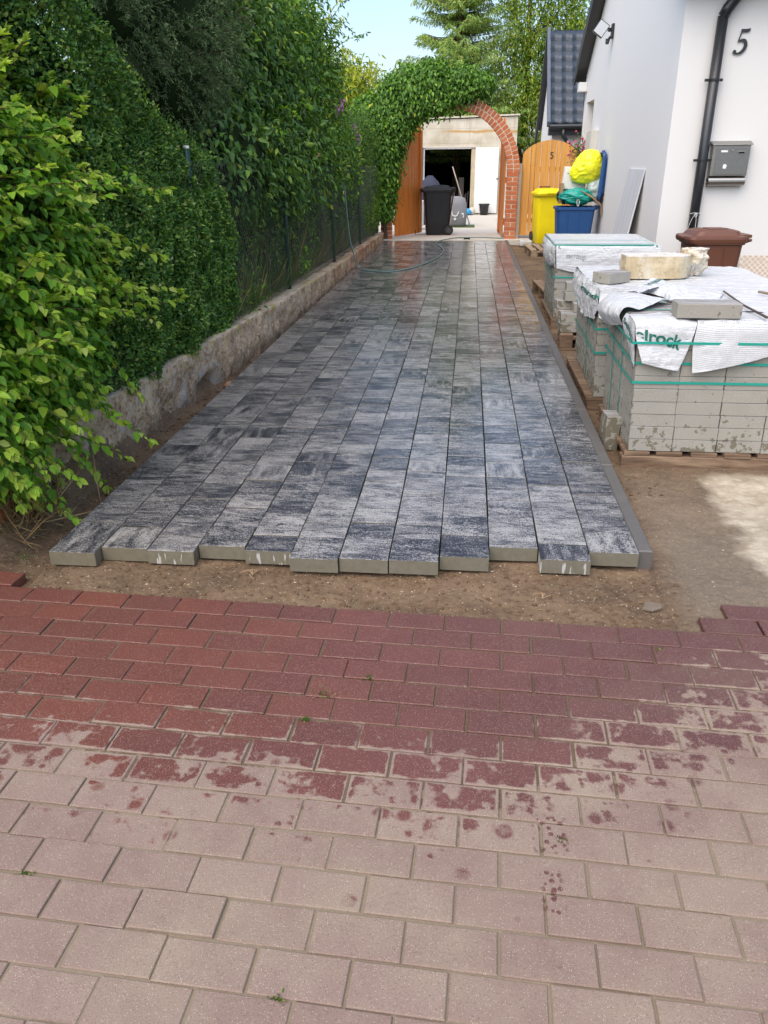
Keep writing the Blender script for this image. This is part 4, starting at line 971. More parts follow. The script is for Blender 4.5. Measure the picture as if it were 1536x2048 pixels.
text_on_sheet('print', 'k.', G3, N3, .03, .28, (.05, .05), (0, -.34), M_INKG, f3, .003, bold=.02, side=s3).matrix_parent_inverse = Matrix.Identity(4)
text_on_sheet('print', 'lr', G3, N3, .93, .22, (.06, -.05), (0, -.30), M_INKG, f3, .003, bold=.02, side=s3).matrix_parent_inverse = Matrix.Identity(4)
rows = [[(.864, 9.3, TZ + .003), (.864, 8.9, TZ + .003), (.864, 8.5, TZ + .003), (.866, 8.09, TZ + .003)],
        [(.84, 9.3, TZ - .06), (.83, 8.9, TZ - .05), (.81, 8.5, TZ - .05), (.85, 8.08, TZ - .05)],
        [(.85, 9.3, TZ - .14), (.82, 8.9, TZ - .16), (.80, 8.5, TZ - .14), (.85, 8.08, TZ - .15)],
        [(.86, 9.3, TZ - .18), (.84, 8.9, TZ - .20), (.83, 8.5, TZ - .22), (.862, 8.08, TZ - .21)]]
film(rows, 100, 50, P3, .010, 10, 83, .8)

# ------------------------------------------------------------------ single pavers lying about
def loose(label, d, loc, rot=(0, 0, 0), group=None, cat='paver'):
    b = MB(); b.box((0, 0, 0), d); o = b.build('loose_paver', M_BLOCK, bevel=.003)
    o.location = loc; o.rotation_euler = rot; return tag(o, label, cat, group)
loose('single raw paver lying on the printed film of the nearest stack', (.315, .15, .072), (1.235, 4.20 + .02, TZ + .050), (0, 0, R(-2)))
loose('small raw paver lying on the film left of the stone block', (.20, .15, .068), (.965, 5.50, TZ + .041), (0, 0, R(38)))
loose('mud-splashed paver standing on end beside the nearest stack', (.082, .145, .205), (.868, 4.47, .015), (0, R(2), R(4)))
spots = [(.95, 7.22, 0), (1.165, 7.24, 0), (1.38, 7.26, 0), (.96, 7.24, 1), (1.18, 7.26, 1), (1.40, 7.27, 1), (1.07, 7.31, 2), (1.29, 7.32, 2), (.95, 7.40, 0), (.95, 7.41, 1), (.93, 7.47, 2), (1.15, 7.40, 0), (1.0, 7.43, 3), (1.215, 7.43, 3), (1.01, 7.46, 4), (1.225, 7.46, 4)]
for i, (x, y, l_) in enumerate(spots):
    loose('raw paver in the untidy loose pile between the wrapped stacks', (.205, .15, .078), (x, y, .092 + .0805 * l_), (0, 0, random.gauss(0, .05)), 'raw pavers in the loose pile')

# ------------------------------------------------------------------ stones
def rock(name, label, outline, h, loc, rz, seed, amp, tw=1.0):
    """outline (x,y) closed; cut slab with broken sides"""
    P = catmull([(x, y, 0) for x, y in outline + outline[:1]], 72)[:-1]; L = 26; V = []
    cx_, cy_ = P[:, 0].mean(), P[:, 1].mean()
    for j in range(L + 1):
        t_ = j / L; s_ = 1 - .03 * abs(t_ - .5) * 2
        V.append(np.stack([cx_ + (P[:, 0] - cx_) * s_, cy_ + (P[:, 1] - cy_) * s_, np.full(len(P), t_ * h)], -1))
    V = np.array(V); nrm = V - np.array([cx_, cy_, 0]); nrm[..., 2] = 0; nrm /= np.linalg.norm(nrm, axis=-1, keepdims=True)
    d_ = vnoise(V, 9, 4, seed) * amp + vnoise(V, 40, 3, seed + 3) * amp * .35; V = V + nrm * d_[..., None]
    b = MB(); b.loft([[Vector(p) for p in r_] for r_ in V], cap0=True, cap1=False)
    # top cap in rings
    rings = []
    for k in range(7):
        s_ = 1 - k / 6.3; rr_ = [Vector((cx_ + (p[0] - cx_) * s_, cy_ + (p[1] - cy_) * s_, h + float(vnoise(np.array([p[0] * s_ * 9, p[1] * s_ * 9, 3.0]), 1, 3, seed)) * amp * .5 * (k > 0))) for p in V[-1]]
        rings.append(rr_)
    b.loft(rings, cap0=False)
    o = b.build(name, M_STONE, smooth=False, bevel=0); o.location = loc; o.rotation_euler = (0, 0, rz); return tag(o, label, 'stone')
rock('stone_block', 'large pale limestone block lying on the middle stack', [(-.235, -.05), (-.21, -.12), (.0, -.125), (.14, -.12), (.225, -.03), (.235, .10), (.1, .14), (-.20, .12)], .145, (1.305, 5.78, TZ + .008), R(2), 5, .010)
rock('broken_stone', 'rough broken chunk of limestone right of the stone block', [(-.08, -.06), (-.03, -.085), (.05, -.07), (.085, .0), (.06, .08), (-.04, .09), (-.085, .02)], .175, (1.585, 5.90, TZ + .008), R(10), 15, .055)
b = MB(); b.tube([(1.555, 5.02, TZ + .022), (1.52, 4.55, TZ + .020), (1.50, 4.10, TZ + .030)], [.005, .006, .007], 8); tag(b.build('steel_rod', simple('rusty_rod', (.10, .07, .05), .6, .4)), 'thin rusty rod lying across the white film', 'rod')
b = MB(); b.tube([(1.76, 5.02, TZ + .02), (1.86, 4.80, TZ + .02), (2.0, 4.5, TZ + .022)], .008, 8); tag(b.build('wooden_stick', simple('grey_stick', (.22, .17, .12), .8)), 'short wooden stick at the right edge of the film', 'stick')

# ================================================================== bins
def bin_body_rings(w0, d0, w1, d1, h, n=4, r=.06):
    out = []
    for t_ in (0, .02, .35, .7, .93, 1.0):
        s_ = 0 if t_ == 0 else 1
        out.append(rrect((w0 + (w1 - w0) * t_) - (.02 if t_ == 0 else 0), (d0 + (d1 - d0) * t_) - (.02 if t_ == 0 else 0), r * (1 if t_ else .8), h * t_, 0, (d1 - d0) * .0 * t_, n))
    return out
def wheelie(label, loc, rz, col, h=1.0, w=.56, d=.66, lid='closed', wheelcol=None, rough=.42):
    k = empty('wheelie_bin', loc, rz, label, 'wheelie bin'); m = simple('bin_plastic', col, rough, 0, .45, .10, 5, .15, 120); hb = h * .90
    w0, d0 = w * .80, d * .70; b = MB(); b.loft(bin_body_rings(w0, d0, w * .94, d * .90, hb), cap1=False)
    o = b.build('body', m, k, smooth=True, bevel=0); md = o.modifiers.new('s', 'SOLIDIFY'); md.thickness = .006
    # rim
    b = MB(); b.loft([rrect(w * .97, d * .93, .06, hb - .045, n=5), rrect(w, d * .96, .06, hb - .04, n=5), rrect(w, d * .96, .06, hb, n=5), rrect(w * .92, d * .88, .05, hb + .001, n=5), rrect(w * .90, d * .86, .05, hb - .03, n=5)], cap0=False, cap1=False); b.build('rim', m, k, smooth=False, bevel=.002)
    for sx in (-1, 1):
        for yy_ in (-.12, .06):
            MB().box((sx * (w * .452), yy_, hb * .70), (.010, .014, hb * .44), Matrix.Rotation(R(3.4 * sx), 3, 'Y')).build('rib', m, k, bevel=.003)
    # handle bar at the back
    b = MB()
    for sx in (-1, 1): b.tube([(sx * w * .34, d * .45, hb - .03), (sx * w * .34, d * .56, hb - .005)], .016, 8)
    b.tube([(-w * .40, d * .56, hb - .003), (w * .40, d * .56, hb - .003)], .015, 10); b.build('handle', m, k, smooth=True)
    wm = M_BLACKM; 
    for sx in (-1, 1):
        b = MB(); x = sx * (w * .43); y = d * .36
        b.tube([(x - .024, y, .10), (x + .024, y, .10)], .10, 28); wo = b.build('wheel', simple('wheel_rubber', (.02, .02, .02), .75), k, bevel=.008)
        b = MB(); b.tube([(x - .027, y, .10), (x + .027, y, .10)], .052, 20); b.build('hub', simple('wheel_hub', (.05, .05, .052), .5), wo, bevel=.003)
    b = MB(); b.tube([(-w * .40, d * .36, .10), (w * .40, d * .36, .10)], .012, 8); b.build('axle', M_BLACKM, k)
    if lid:
        b = MB(); g = .004
        rings = [rrect(w * 1.03, d * 1.02, .06, -.045, 0, -.01, 5), rrect(w * 1.05, d * 1.05, .065, -.012, 0, -.015, 5), rrect(w * 1.03, d * 1.03, .06, .012, 0, -.012, 5), rrect(w * .90, d * .86, .07, .020, 0, -.01, 5), rrect(w * .82, d * .76, .07, .060, 0, .0, 5), rrect(w * .66, d * .60, .07, .072, 0, .0, 5)]
        b.loft(rings, cap0=False)
        b.box((0, -d * .53, .0), (w * .36, .07, .022)); b.box((0, d * .50, .012), (w * .72, .10, .03)); b.box((0, .02, .0745), (w * .40, d * .34, .010))
        lo = b.build('lid', m, k, smooth=False, bevel=.004, seg=2)
        if lid == 'open':
            lo.location = (0, d * .51, hb + .10); lo.rotation_euler = (R(-93), 0, 0)
            for v in lo.data.vertices: v.co.y -= d * .50
        else: lo.location = (0, 0, hb + .02)
    return k, m
# brown bin: side on, handle to the right
kb, _ = wheelie('brown wheelie bin with closed lid in front of the white wall', (2.42, 8.45, -.11), R(-86), (.125, .048, .028), .945, .48, .545)
MB().box((-.16, -.262, .60), (.10, .004, .22)).build('label_plate', M_WHITE, kb)
kk, _ = wheelie('black wheelie bin with closed lid standing in the gateway', (-.68, 17.9, .01), R(-84), (.012, .013, .016), .99, .54, .66, rough=.5)
MB().box((.0, .302, .52), (.40, .006, .66), Matrix.Rotation(R(-8), 3, 'X')).build('strip', simple('pale_strip', (.55, .42, .42), .5), kk)
wheelie('bright yellow wheelie bin with closed lid beside the wooden gate', (1.49, 16.20, -.01), R(8), (.95, .76, .008), .99, .52, .60)
kb2, mblue = wheelie('blue wheelie bin heaped with rubbish, its lid thrown open', (1.69, 13.62, -.09), R(-90), (.014, .075, .235), .97, .56, .66, lid='open')
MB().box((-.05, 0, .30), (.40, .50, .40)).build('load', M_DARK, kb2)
# ------------------------------------------------------------------ rubbish on the blue bin
def blob(name, label, cat, c, r, seed, amp, mat, nrm=40, pinch=None, freq=5, crease=.5):
    V = []; 
    for i in range(nrm + 1):
        th = PI * i / nrm
        V.append([(math.sin(th) * math.cos(2 * PI * j / nrm), math.sin(th) * math.sin(2 * PI * j / nrm), math.cos(th)) for j in range(nrm)])
    V = np.array(V); n = vnoise(V, freq * .35, 3, seed) + crease * (1 - 2.2 * np.abs(vnoise(V, freq * .6, 2, seed + 4)))
    V = V * (1 + amp * n)[..., None]
    if pinch is not None:
        pv = np.array(pinch); dd = np.clip((V @ pv) - .55, 0, 1); V = V + pv * (dd * 1.1)[..., None]
    V = V * np.array(r)
    b = MB(); b.loft([[Vector(p) for p in r_] for r_ in V], cap0=True, cap1=True); o = b.build(name, mat, smooth=True); o.location = c
    return tag(o, label, cat)
M_YBAG = simple('yellow_bag_film', (.92, .92, .03), .3, 0, .5, .12, 4, .5, 25); M_TBAG = simple('teal_bag_film', (.010, .33, .27), .35, 0, .5, .2, 6, .6, 25)
M_CLEAR = simple('cloudy_bag_film', (.50, .60, .56), .3, 0, .5, .3, 9, .7, 30); M_CARD = simple('brown_cardboard', (.36, .24, .13), .85, 0, .2, .15, 6)
blob('rubbish_bag', 'full yellow rubbish bag leaning on the open blue lid', 'rubbish bag', (1.865, 13.60, 1.37), (.20, .19, .24), 3, .06, M_YBAG, 70, (-.86, 0, -.4), 6, 1.3)
blob('rubbish_bag', 'teal rubbish bag tied with white string on the blue bin', 'rubbish bag', (1.69, 13.50, .93), (.24, .16, .11), 9, .22, M_TBAG, 46, None, 7, .9)
blob('rubbish_bag', 'cloudy transparent bag under the yellow bag', 'rubbish bag', (1.98, 13.58, 1.04), (.13, .13, .16), 14, .18, M_CLEAR, 40, None, 7, .8)
blob('rubbish_bag', 'dark green rubbish bag half hidden on the blue bin', 'rubbish bag', (1.52, 13.68, .93), (.12, .15, .11), 21, .2, simple('dark_bag', (.012, .03, .025), .4), 30)
b = MB(); b.tube([Vector(p) for p in catmull([(1.70, 13.335, .93), (1.68, 13.31, .86), (1.70, 13.30, .80), (1.72, 13.31, .86), (1.705, 13.335, .93), (1.75, 13.33, .95), (1.66, 13.33, .95)], 30)], .004, 6); tag(b.build('string', M_WHITE), 'white draw string of the teal rubbish bag', 'string')
bx = empty('carton', (1.66, 13.72, 1.10), R(3), 'white printed carton standing in the blue bin', 'box')
bb = MB().box((0, 0, .09), (.36, .12, .34), Matrix.Rotation(R(4), 3, 'Y')).build('carton_body', M_WHITE, bx, bevel=.003)
b = MB()
for (x, z, w_, h_) in ((.06, .205, .12, .012), (.0, .17, .26, .010), (.02, .145, .12, .005), (.03, .10, .05, .006)): b.box((x, -.0615, z), (w_, .002, h_))
for i in range(5): b.box((-.03 + .03 * i, -.0615, .065), (.013, .002, .018)); b.box((-.03 + .032 * i, -.0615, .03), (.016, .002, .016))
b.build('print', M_INKK, bx)
bs = MB().box((1.455, 13.62, .98), (.05, .20, .30), Matrix.Rotation(R(2), 3, 'Y')).build('cardboard_piece', M_CARD, bevel=.002); tag(bs, 'folded brown cardboard standing at the left edge of the blue bin', 'cardboard')
G, N = sheet([[(1.74, 13.36, 1.02), (1.86, 13.34, .95), (1.98, 13.33, .87), (2.06, 13.32, .80), (2.07, 13.32, .66)], [(1.76, 13.52, 1.04), (1.88, 13.50, .98), (2.0, 13.48, .90), (2.07, 13.44, .82), (2.075, 13.40, .76)]], 40, 12, .01, 10, 5)
o = grid_obj('cardboard_flap', G, M_CARD, None, .012); tag(o, 'torn cardboard flap hanging over the edge of the blue bin', 'cardboard')
G, N = sheet([[(1.62, 13.86, 1.26), (1.76, 13.86, 1.40), (1.84, 13.86, 1.50)], [(1.66, 13.84, 1.20), (1.82, 13.84, 1.34), (1.92, 13.84, 1.44)]], 20, 8, .004, 10, 5)
o = grid_obj('green_sheet', G, simple('dark_green_sheet', (.03, .07, .05), .5), None, .01); tag(o, 'dark green plastic sheet sticking up behind the carton', 'sheet')
for i, (dx, dy) in enumerate(((0, 0), (.05, .02), (-.05, .03), (.09, 0))):
    blob('bin_scrap', 'small dark scrap lying on the yellow lid', 'scrap', (1.40 + dx, 16.12 + dy, .99 + .012), (.03, .02, .012), i, .3, simple('scrap', [(.18, .02, .015), (.03, .03, .03), (.04, .02, .015), (.03, .05, .02)][i], .6), 12)['group'] = 'scraps on the yellow lid'
# leaning plank and tile panel
pk = MB().box((0, 0, .72), (.020, .98, 1.48)).build('grey_plank', mat_wood('grey_washed_board', (.50, .51, .54), (.60, .61, .64), (.68, .69, .71), .6, sc=(20, 20, 1.0), knots=False), bevel=.002)
pk.location = (1.86, 10.93, -.09); pk.rotation_euler = (0, R(9.0), 0); tag(pk, 'grey plank leaning against the white side wall', 'plank')
def mat_lattice():
    t = NT('patterned_tile'); p = t.objco(); x, y, z = t.sep(p)[0:3]
    a = t.math('ABSOLUTE', t.math('SUBTRACT', t.math('FRACT', t.math('MULTIPLY', t.math('ADD', x, z), 17.0)), .5)); c_ = t.math('ABSOLUTE', t.math('SUBTRACT', t.math('FRACT', t.math('MULTIPLY', t.math('SUBTRACT', x, z), 17.0)), .5))
    l_ = t.math('MAXIMUM', t.step(a, .40, .44), t.step(c_, .40, .44)); l_ = t.math('MULTIPLY', l_, t.step(t.noise(p, 5.0, 2), .3, .45))
    return t.fin(t.mix(l_, t.mix(t.noise(p, 20.0, 3), (.42, .345, .27), (.50, .42, .34)), (.70, .63, .54)), .5, 0, .4)
tp = MB().box((0, 0, .30), (.62, .012, .60)).build('patterned_panel', mat_lattice(), bevel=.001); tp.location = (3.31, 9.20, -.10); tp.rotation_euler = (R(-12), 0, R(-3)); tag(tp, 'beige panel with a pale lattice pattern leaning on the front wall', 'panel')

# ================================================================== courtyard things
cu = empty('storage_pouf', (-.42, 20.2, .01), R(6), 'grey padded garden cover with raised pattern behind the black bin', 'cover')
M_PAD = simple('grey_padded_cloth', (.24, .245, .26), .8, 0, .3, .15, 40, .8, 90)
b = MB(); b.loft([rrect(.62, .60, .12, .0, n=6), rrect(.68, .66, .14, .05, n=6), rrect(.72, .70, .16, .25, n=6), rrect(.70, .68, .16, .50, n=6), rrect(.62, .60, .16, .64, n=6), rrect(.40, .38, .12, .675, n=6)]); b.build('body', M_PAD, cu, smooth=True)
b = MB()
for pts_ in ([(-.02, -.362, .36), (.0, -.366, .28), (.06, -.366, .25), (.12, -.362, .28), (.14, -.362, .36)], [(.22, -.355, .29), (.25, -.352, .31), (.26, -.352, .22)]): b.tube([Vector(p) for p in catmull(pts_, 14)], .012, 6)
b.box((.06, -.364, .19), (.05, .01, .05), Matrix.Rotation(R(45), 3, 'Y')); b.build('pattern', M_WHITE, cu)
tm = MB().box((0, 0, .006), (1.0, .75, .012)).build('turf_mat', simple('green_turf', (.10, .14, .04), .95, 0, .1, .4, 60, 1, 120)); tm.location = (-.35, 20.15, .012); tag(tm, 'small green turf mat under the grey cover', 'mat')
cov = empty('covered_grill', (-.98, 20.9, .01), 0, 'dark blue fabric cover peaking behind the black bin', 'cover')
b = MB(); b.loft([rrect(.62, .5, .1, 0, n=5), rrect(.60, .5, .12, .75, n=5), rrect(.42, .36, .12, .98, n=5), rrect(.12, .12, .05, 1.13, n=5)]); b.build('cloth', simple('navy_cloth', (.035, .04, .07), .8), cov, smooth=True)
sd = MB().box((-1.12, 19.3, .36), (.14, .5, .55)).build('stacked_crate', M_WHITE, bevel=.01); tag(sd, 'white crate edge showing left of the black bin', 'crate')
for z in (.2, .0):
    pass
br = empty('broom', (.02, 20.35, .01), 0, 'broom with pale wooden handle leaning on the grey cover', 'broom')
top_ = Vector((-.44, .02, 1.33)); MB().tube([(0, 0, .06), top_], .012, 8).build('stick', simple('pale_stick', (.42, .34, .27), .7), br, smooth=True)
b = MB(); b.loft([rrect(.03, .03, .01, .10), rrect(.05, .05, .012, .05), rrect(.12, .07, .02, .0)]); b.build('brush', simple('lilac_brush', (.45, .47, .62), .7), br)
bk = empty('plastic_bucket', (.44, 24.45, .01), 0, 'small black bucket standing before the white garage door', 'bucket')
b = MB(); b.loft([[Vector((r_ * math.cos(a * PI / 12), r_ * math.sin(a * PI / 12), z)) for a in range(24)] for r_, z in ((.11, 0), (.145, .27), (.16, .28), (.16, .30))], cap1=False); o = b.build('body', M_BLACKM, bk, smooth=True); o.modifiers.new('s', 'SOLIDIFY').thickness = .006
b = MB(); b.tube([(.16 * math.cos(a * PI / 12), .16 * math.sin(a * PI / 12), .30) for a in range(25)], .008, 6); b.build('rim', M_BLACKM, bk)
blob('blue_bag', 'crumpled blue bag on the floor by the garage doorway', 'bag', (-.10, 24.4, .10), (.16, .12, .10), 3, .3, simple('blue_bag', (.02, .30, .62), .4), 28)
blob('round_stone', 'round pale stone beside the garage door post', 'stone', (.09, 24.55, .11), (.10, .10, .11), 3, .05, M_CONC, 20)
for i, (x, hgt, w_) in enumerate(((-.26, 1.0, .16), (-.12, .55, .04), (-.06, .6, .03), (-.17, .5, .03))):
    o = MB().box((x, 26.0 + i * .05, hgt / 2), (w_, .03, hgt), Matrix.Rotation(R(2 * i), 3, 'Y')).build('stored_board', simple('dusty_board', (.16, .14, .13), .9)); tag(o, 'dusty board leaning inside the dark garage', 'board', 'boards leaning in the garage')
b = MB(); b.box((-1.0, 27.0, .42), (.8, .5, .25)); b.tube([(-1.2, 26.7, .42), (-.7, 26.7, .42)], .05, 10); tag(b.build('workbench', simple('dim_bench', (.08, .08, .085), .6), bevel=.02), 'grey machine standing dimly inside the garage', 'machine')
b = MB(); b.tube([(-3.0, 25.6, 2.05), (1.0, 25.6, 2.05)], .012, 6); tag(b.build('door_rail', M_STEEL), 'steel rail under the ceiling inside the garage', 'rail')
# cable between arch and second house
for k in range(3):
    b = MB(); b.tube([Vector(p) for p in catmull([(1.0, 17.0, 1.62 + .02 * k), (1.2, 17.8, 1.50 + .012 * k), (1.45, 18.6, 1.47), (1.8, 19.5, 1.62 + .015 * k)], 24)], .007, 6); tag(b.build('cable', simple('grey_cable', (.45, .47, .42), .6)), 'pale cable sagging from the brick arch to the blue-roofed house', 'cable', 'cables sagging behind the wooden gate')
# hose
hp = [(-1.76, 11.75, 1.17), (-1.745, 11.77, .9), (-1.715, 11.8, .5), (-1.66, 11.84, .22), (-1.60, 11.86, .045), (-1.45, 11.74, .014), (-1.11, 11.62, .014), (-.85, 12.0, .014), (-.60, 12.85, .014), (-.46, 13.7, .014), (-.42, 14.5, .014), (-.50, 15.2, .014), (-.62, 15.9, .014), (-.50, 16.35, .03), (-.2, 16.85, .03), (.3, 16.95, .028), (.72, 16.72, .028)]
b = MB(); b.tube([Vector(p) for p in catmull(hp, 180)], .0105, 8); tag(b.build('garden_hose', simple('grey_green_hose', (.11, .20, .19), .45, 0, .5, .15), smooth=True), 'grey-green garden hose curving over the far driveway paving', 'hose')
o = MB().box((-.02, 16.72, .024), (.13, .05, .02)).build('drain_grate', M_DARK); tag(o, 'small dark drain slot at the gate threshold', 'drain')
b = MB(); b.box((1.13, 16.3, -.02), (.25, .25, .12)); tag(b.build('plastic_bag', M_FILM, bevel=.03), 'flat pale plastic packet under the wooden gate', 'packet')
# ================================================================== vegetation
def unit(v): return v / (np.linalg.norm(v, axis=-1, keepdims=True) + 1e-9)
def rnd(n): return RNG.normal(size=(n, 3))
def leaf_arrays(P, T, N, L, w=.5, fold=.12, droop=.12):
    T = unit(T); S = unit(np.cross(N, T)); Nn = np.cross(T, S); L = np.asarray(L)[:, None]
    v0 = P; fold = fold * w * 2; droop = droop * min(1, w * 2.5); v1 = P + T * L * .33 + S * L * w * .5 + Nn * L * fold; v2 = P + T * L * .70 + S * L * w * .36 + Nn * L * fold * .5
    v3 = P + T * L - Nn * L * droop; v4 = P + T * L * .70 - S * L * w * .36 + Nn * L * fold * .5; v5 = P + T * L * .33 - S * L * w * .5 + Nn * L * fold
    return np.stack([v0, v1, v2, v3, v4, v5], 1)
def leaves(name, sets, mats, parent, org):
    """sets: list of (P,T,N,L,w,material index)"""
    A = []; mi = []
    for s in sets:
        P, T, N, L, w_, m_ = s; a = leaf_arrays(P - np.array(org), T, N, L, w_); A.append(a); mi.append(np.full(len(P) * 2, m_) if np.isscalar(m_) else np.repeat(m_, 2))
    A = np.concatenate(A); n = len(A); i = np.arange(n)[:, None] * 6
    Fq = np.stack([i + np.array([0, 1, 2, 3]), i + np.array([0, 3, 4, 5])], 1).reshape(-1, 4)
    me = np_mesh(name, A.reshape(-1, 3), Fq, 4, np.concatenate(mi))
    return link(name, me, mats, parent)
def shell(blobs, n, depth=.35, lump=.18, lf=2.2, seed=0, clump=0, sig=.05):
    """points in the outer shell of a union of ellipsoids; returns points and outward directions"""
    ar = np.array([(b[3] * b[4] + b[4] * b[5] + b[3] * b[5]) for b in blobs]); pr = ar / ar.sum(); out = []; dirs = []
    B = np.array(blobs, float)
    m = clump or n; k = RNG.choice(len(blobs), size=int(m * 1.6), p=pr); u = unit(rnd(len(k)))
    r_ = (1 - depth * RNG.random(len(k)) ** 1.6)[:, None]; c_ = B[k, :3]; rr = B[k, 3:6]
    P = c_ + u * rr * r_; ls = 1 + lump * vnoise(P, lf, 2, seed)[:, None]; P = c_ + u * rr * r_ * ls; D = unit(u / rr)
    inside = np.zeros(len(P), bool)
    for j in range(len(B)):
        q_ = ((P - B[j, :3]) / B[j, 3:6]); inside |= ((q_ ** 2).sum(1) < (.72 - depth * .6) ** 2) & (k != j)
    P, D = P[~inside], D[~inside]
    if clump:
        idx = RNG.integers(0, len(P), n); s_ = sig * (0.6 + RNG.random(n))[:, None]
        P2 = P[idx] + rnd(n) * s_; return P2, D[idx]
    return P[:n], D[:n]
def orient(D, n, out=.6, up=.5, down=.5, jit=.5):
    """leaf axis hangs down and outward, leaf face looks outward and up"""
    T = D * out + np.array([0, 0, -1.0]) * down + rnd(n) * jit; N = D * .8 + np.array([0, 0, 1.0]) * up + rnd(n) * jit * .7
    return T, N
def twig_tubes(name, paths, r0, r1, mat, parent, org, n=5):
    b = MB()
    for p in paths:
        k = len(p); b.tube([Vector(np.array(q_) - np.array(org)) for q_ in p], [r0 + (r1 - r0) * i / (k - 1) for i in range(k)], n, caps=False)
    o = b.build(name, mat, parent, smooth=True)
    if len(paths) > 1: o['kind'] = 'stuff'
    return o
M_BARK = simple('grey_brown_bark', (.115, .085, .06), .9, 0, .2, .3, 20, .6, 60); M_TWIG = simple('brown_twigs', (.13, .085, .045), .85, 0, .2, .3)
G_ = lambda r, g, b: (r, g, b)
LM_YG = leafmat('yellow_green_leaf', [(0, (0.162, 0.368, 0.033)), (.4, (0.266, 0.540, 0.040)), (.8, (0.437, 0.620, 0.055)), (1, (0.600, 0.620, 0.091))], .42)
LM_YT = leafmat('young_yellow_leaf', [(0, (0.317, 0.504, 0.046)), (.6, (0.465, 0.620, 0.079)), (1, (0.528, 0.620, 0.158))], .45)
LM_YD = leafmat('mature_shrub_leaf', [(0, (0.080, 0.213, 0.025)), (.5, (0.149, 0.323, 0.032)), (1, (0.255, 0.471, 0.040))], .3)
LM_BOX = leafmat('small_hedge_leaf', [(0, (0.056, 0.150, 0.033)), (.45, (0.103, 0.236, 0.044)), (.85, (0.218, 0.373, 0.063)), (.97, (0.388, 0.543, 0.074)), (1, (0.620, 0.620, 0.268))], .25, .35, .5)
LM_CON = leafmat('conifer_spray', [(0, (0.078, 0.143, 0.059)), (.5, (0.151, 0.233, 0.095)), (.9, (0.259, 0.350, 0.149)), (1, (0.389, 0.440, 0.198))], .15, .7, .2)
LM_HON = leafmat('dark_oval_leaf', [(0, (0.049, 0.127, 0.030)), (.5, (0.091, 0.194, 0.040)), (.9, (0.168, 0.300, 0.053)), (1, (0.351, 0.505, 0.074))], .25, .38, .5)
LM_TAL = leafmat('mid_green_leaf', [(0, (0.070, 0.166, 0.028)), (.5, (0.137, 0.287, 0.042)), (.9, (0.250, 0.440, 0.057)), (1, (0.598, 0.620, 0.086))], .35, .4, .4)
LM_IVY = leafmat('ivy_leaf', [(0, (0.054, 0.142, 0.022)), (.5, (0.116, 0.258, 0.032)), (1, (0.214, 0.399, 0.047))], .3, .38, .45)
LM_TRE = leafmat('far_tree_leaf', [(0, (0.116, 0.213, 0.036)), (.5, (0.279, 0.404, 0.051)), (1, (0.559, 0.600, 0.092))], .4, .5, .3)
LM_SPR = leafmat('spruce_spray', [(0, (0.154, 0.280, 0.076)), (.5, (0.325, 0.508, 0.116)), (1, (0.620, 0.620, 0.190))], .3, .6, .2)
LM_YEL = leafmat('golden_tree_leaf', [(0, (0.317, 0.414, 0.036)), (1, (0.620, 0.620, 0.072))], .45)
LM_DRY = leafmat('dry_grass', [(0, (.16, .10, .04)), (.6, (.34, .23, .11)), (1, (.50, .40, .22))], .2)
LM_GRS = leafmat('green_grass', [(0, (0.046, 0.098, 0.019)), (.7, (0.117, 0.208, 0.039)), (1, (0.364, 0.351, 0.104))], .3)
LM_POD = leafmat('pale_pod', [(0, (.20, .30, .07)), (1, (.36, .42, .14))], .3)
LM_PUR = leafmat('purple_petal', [(0, (.60, .22, .58)), (1, (.78, .38, .76))], .3)
LM_PNK = leafmat('pink_petal', [(0, (.60, .06, .10)), (.5, (.70, .12, .25)), (1, (.75, .35, .45))], .3)
M_INNER = simple('foliage_fill', (.020, .034, .012), .95, 0, .05, .5, 9, 1, 30)  # for solid cores: the shade inside dense foliage is put into this colour

# ---------------------------------------------------------------- near shrub on the left, built twig by twig
org = (-2.25, 3.35, -.05); ns = empty('leafy_shrub', org, 0, 'large yellow-green shrub with toothed leaves drooping over the wall', 'shrub')
blobs = [(-2.20, 3.46, 1.14, .48, 1.00, .84), (-2.16, 2.98, .52, .40, .60, .55), (-2.14, 3.70, .66, .34, .58, .40)]
Pe, De = shell(blobs, 620, .22, .42, 2.8, 4)
keep = (Pe[:, 0] > -2.50) & (Pe[:, 1] > 2.35) & (Pe[:, 2] > -.08); Pe, De = Pe[keep], De[keep]
extra = np.array([(-1.78, 3.70, .14), (-1.74, 3.62, .10), (-1.78, 3.15, .0), (-1.74, 3.10, -.03), (-1.78, 4.55, .62), (-1.76, 4.42, .68), (-1.78, 4.45, 1.34), (-1.74, 4.32, 1.20), (-1.78, 4.05, .36), (-1.80, 3.85, .25),
                  (-1.86, 3.2, 0.02), (-1.9, 3.1, .10), (-1.80, 3.55, .0), (-1.74, 4.2, .78), (-1.72, 4.3, .98)])
Pe = np.concatenate([Pe, extra]); De = np.concatenate([De, np.tile([.8, .2, -.2], (len(extra), 1))])
paths = []; LP = []; LT = []; LN = []; LL = []; LMi = []
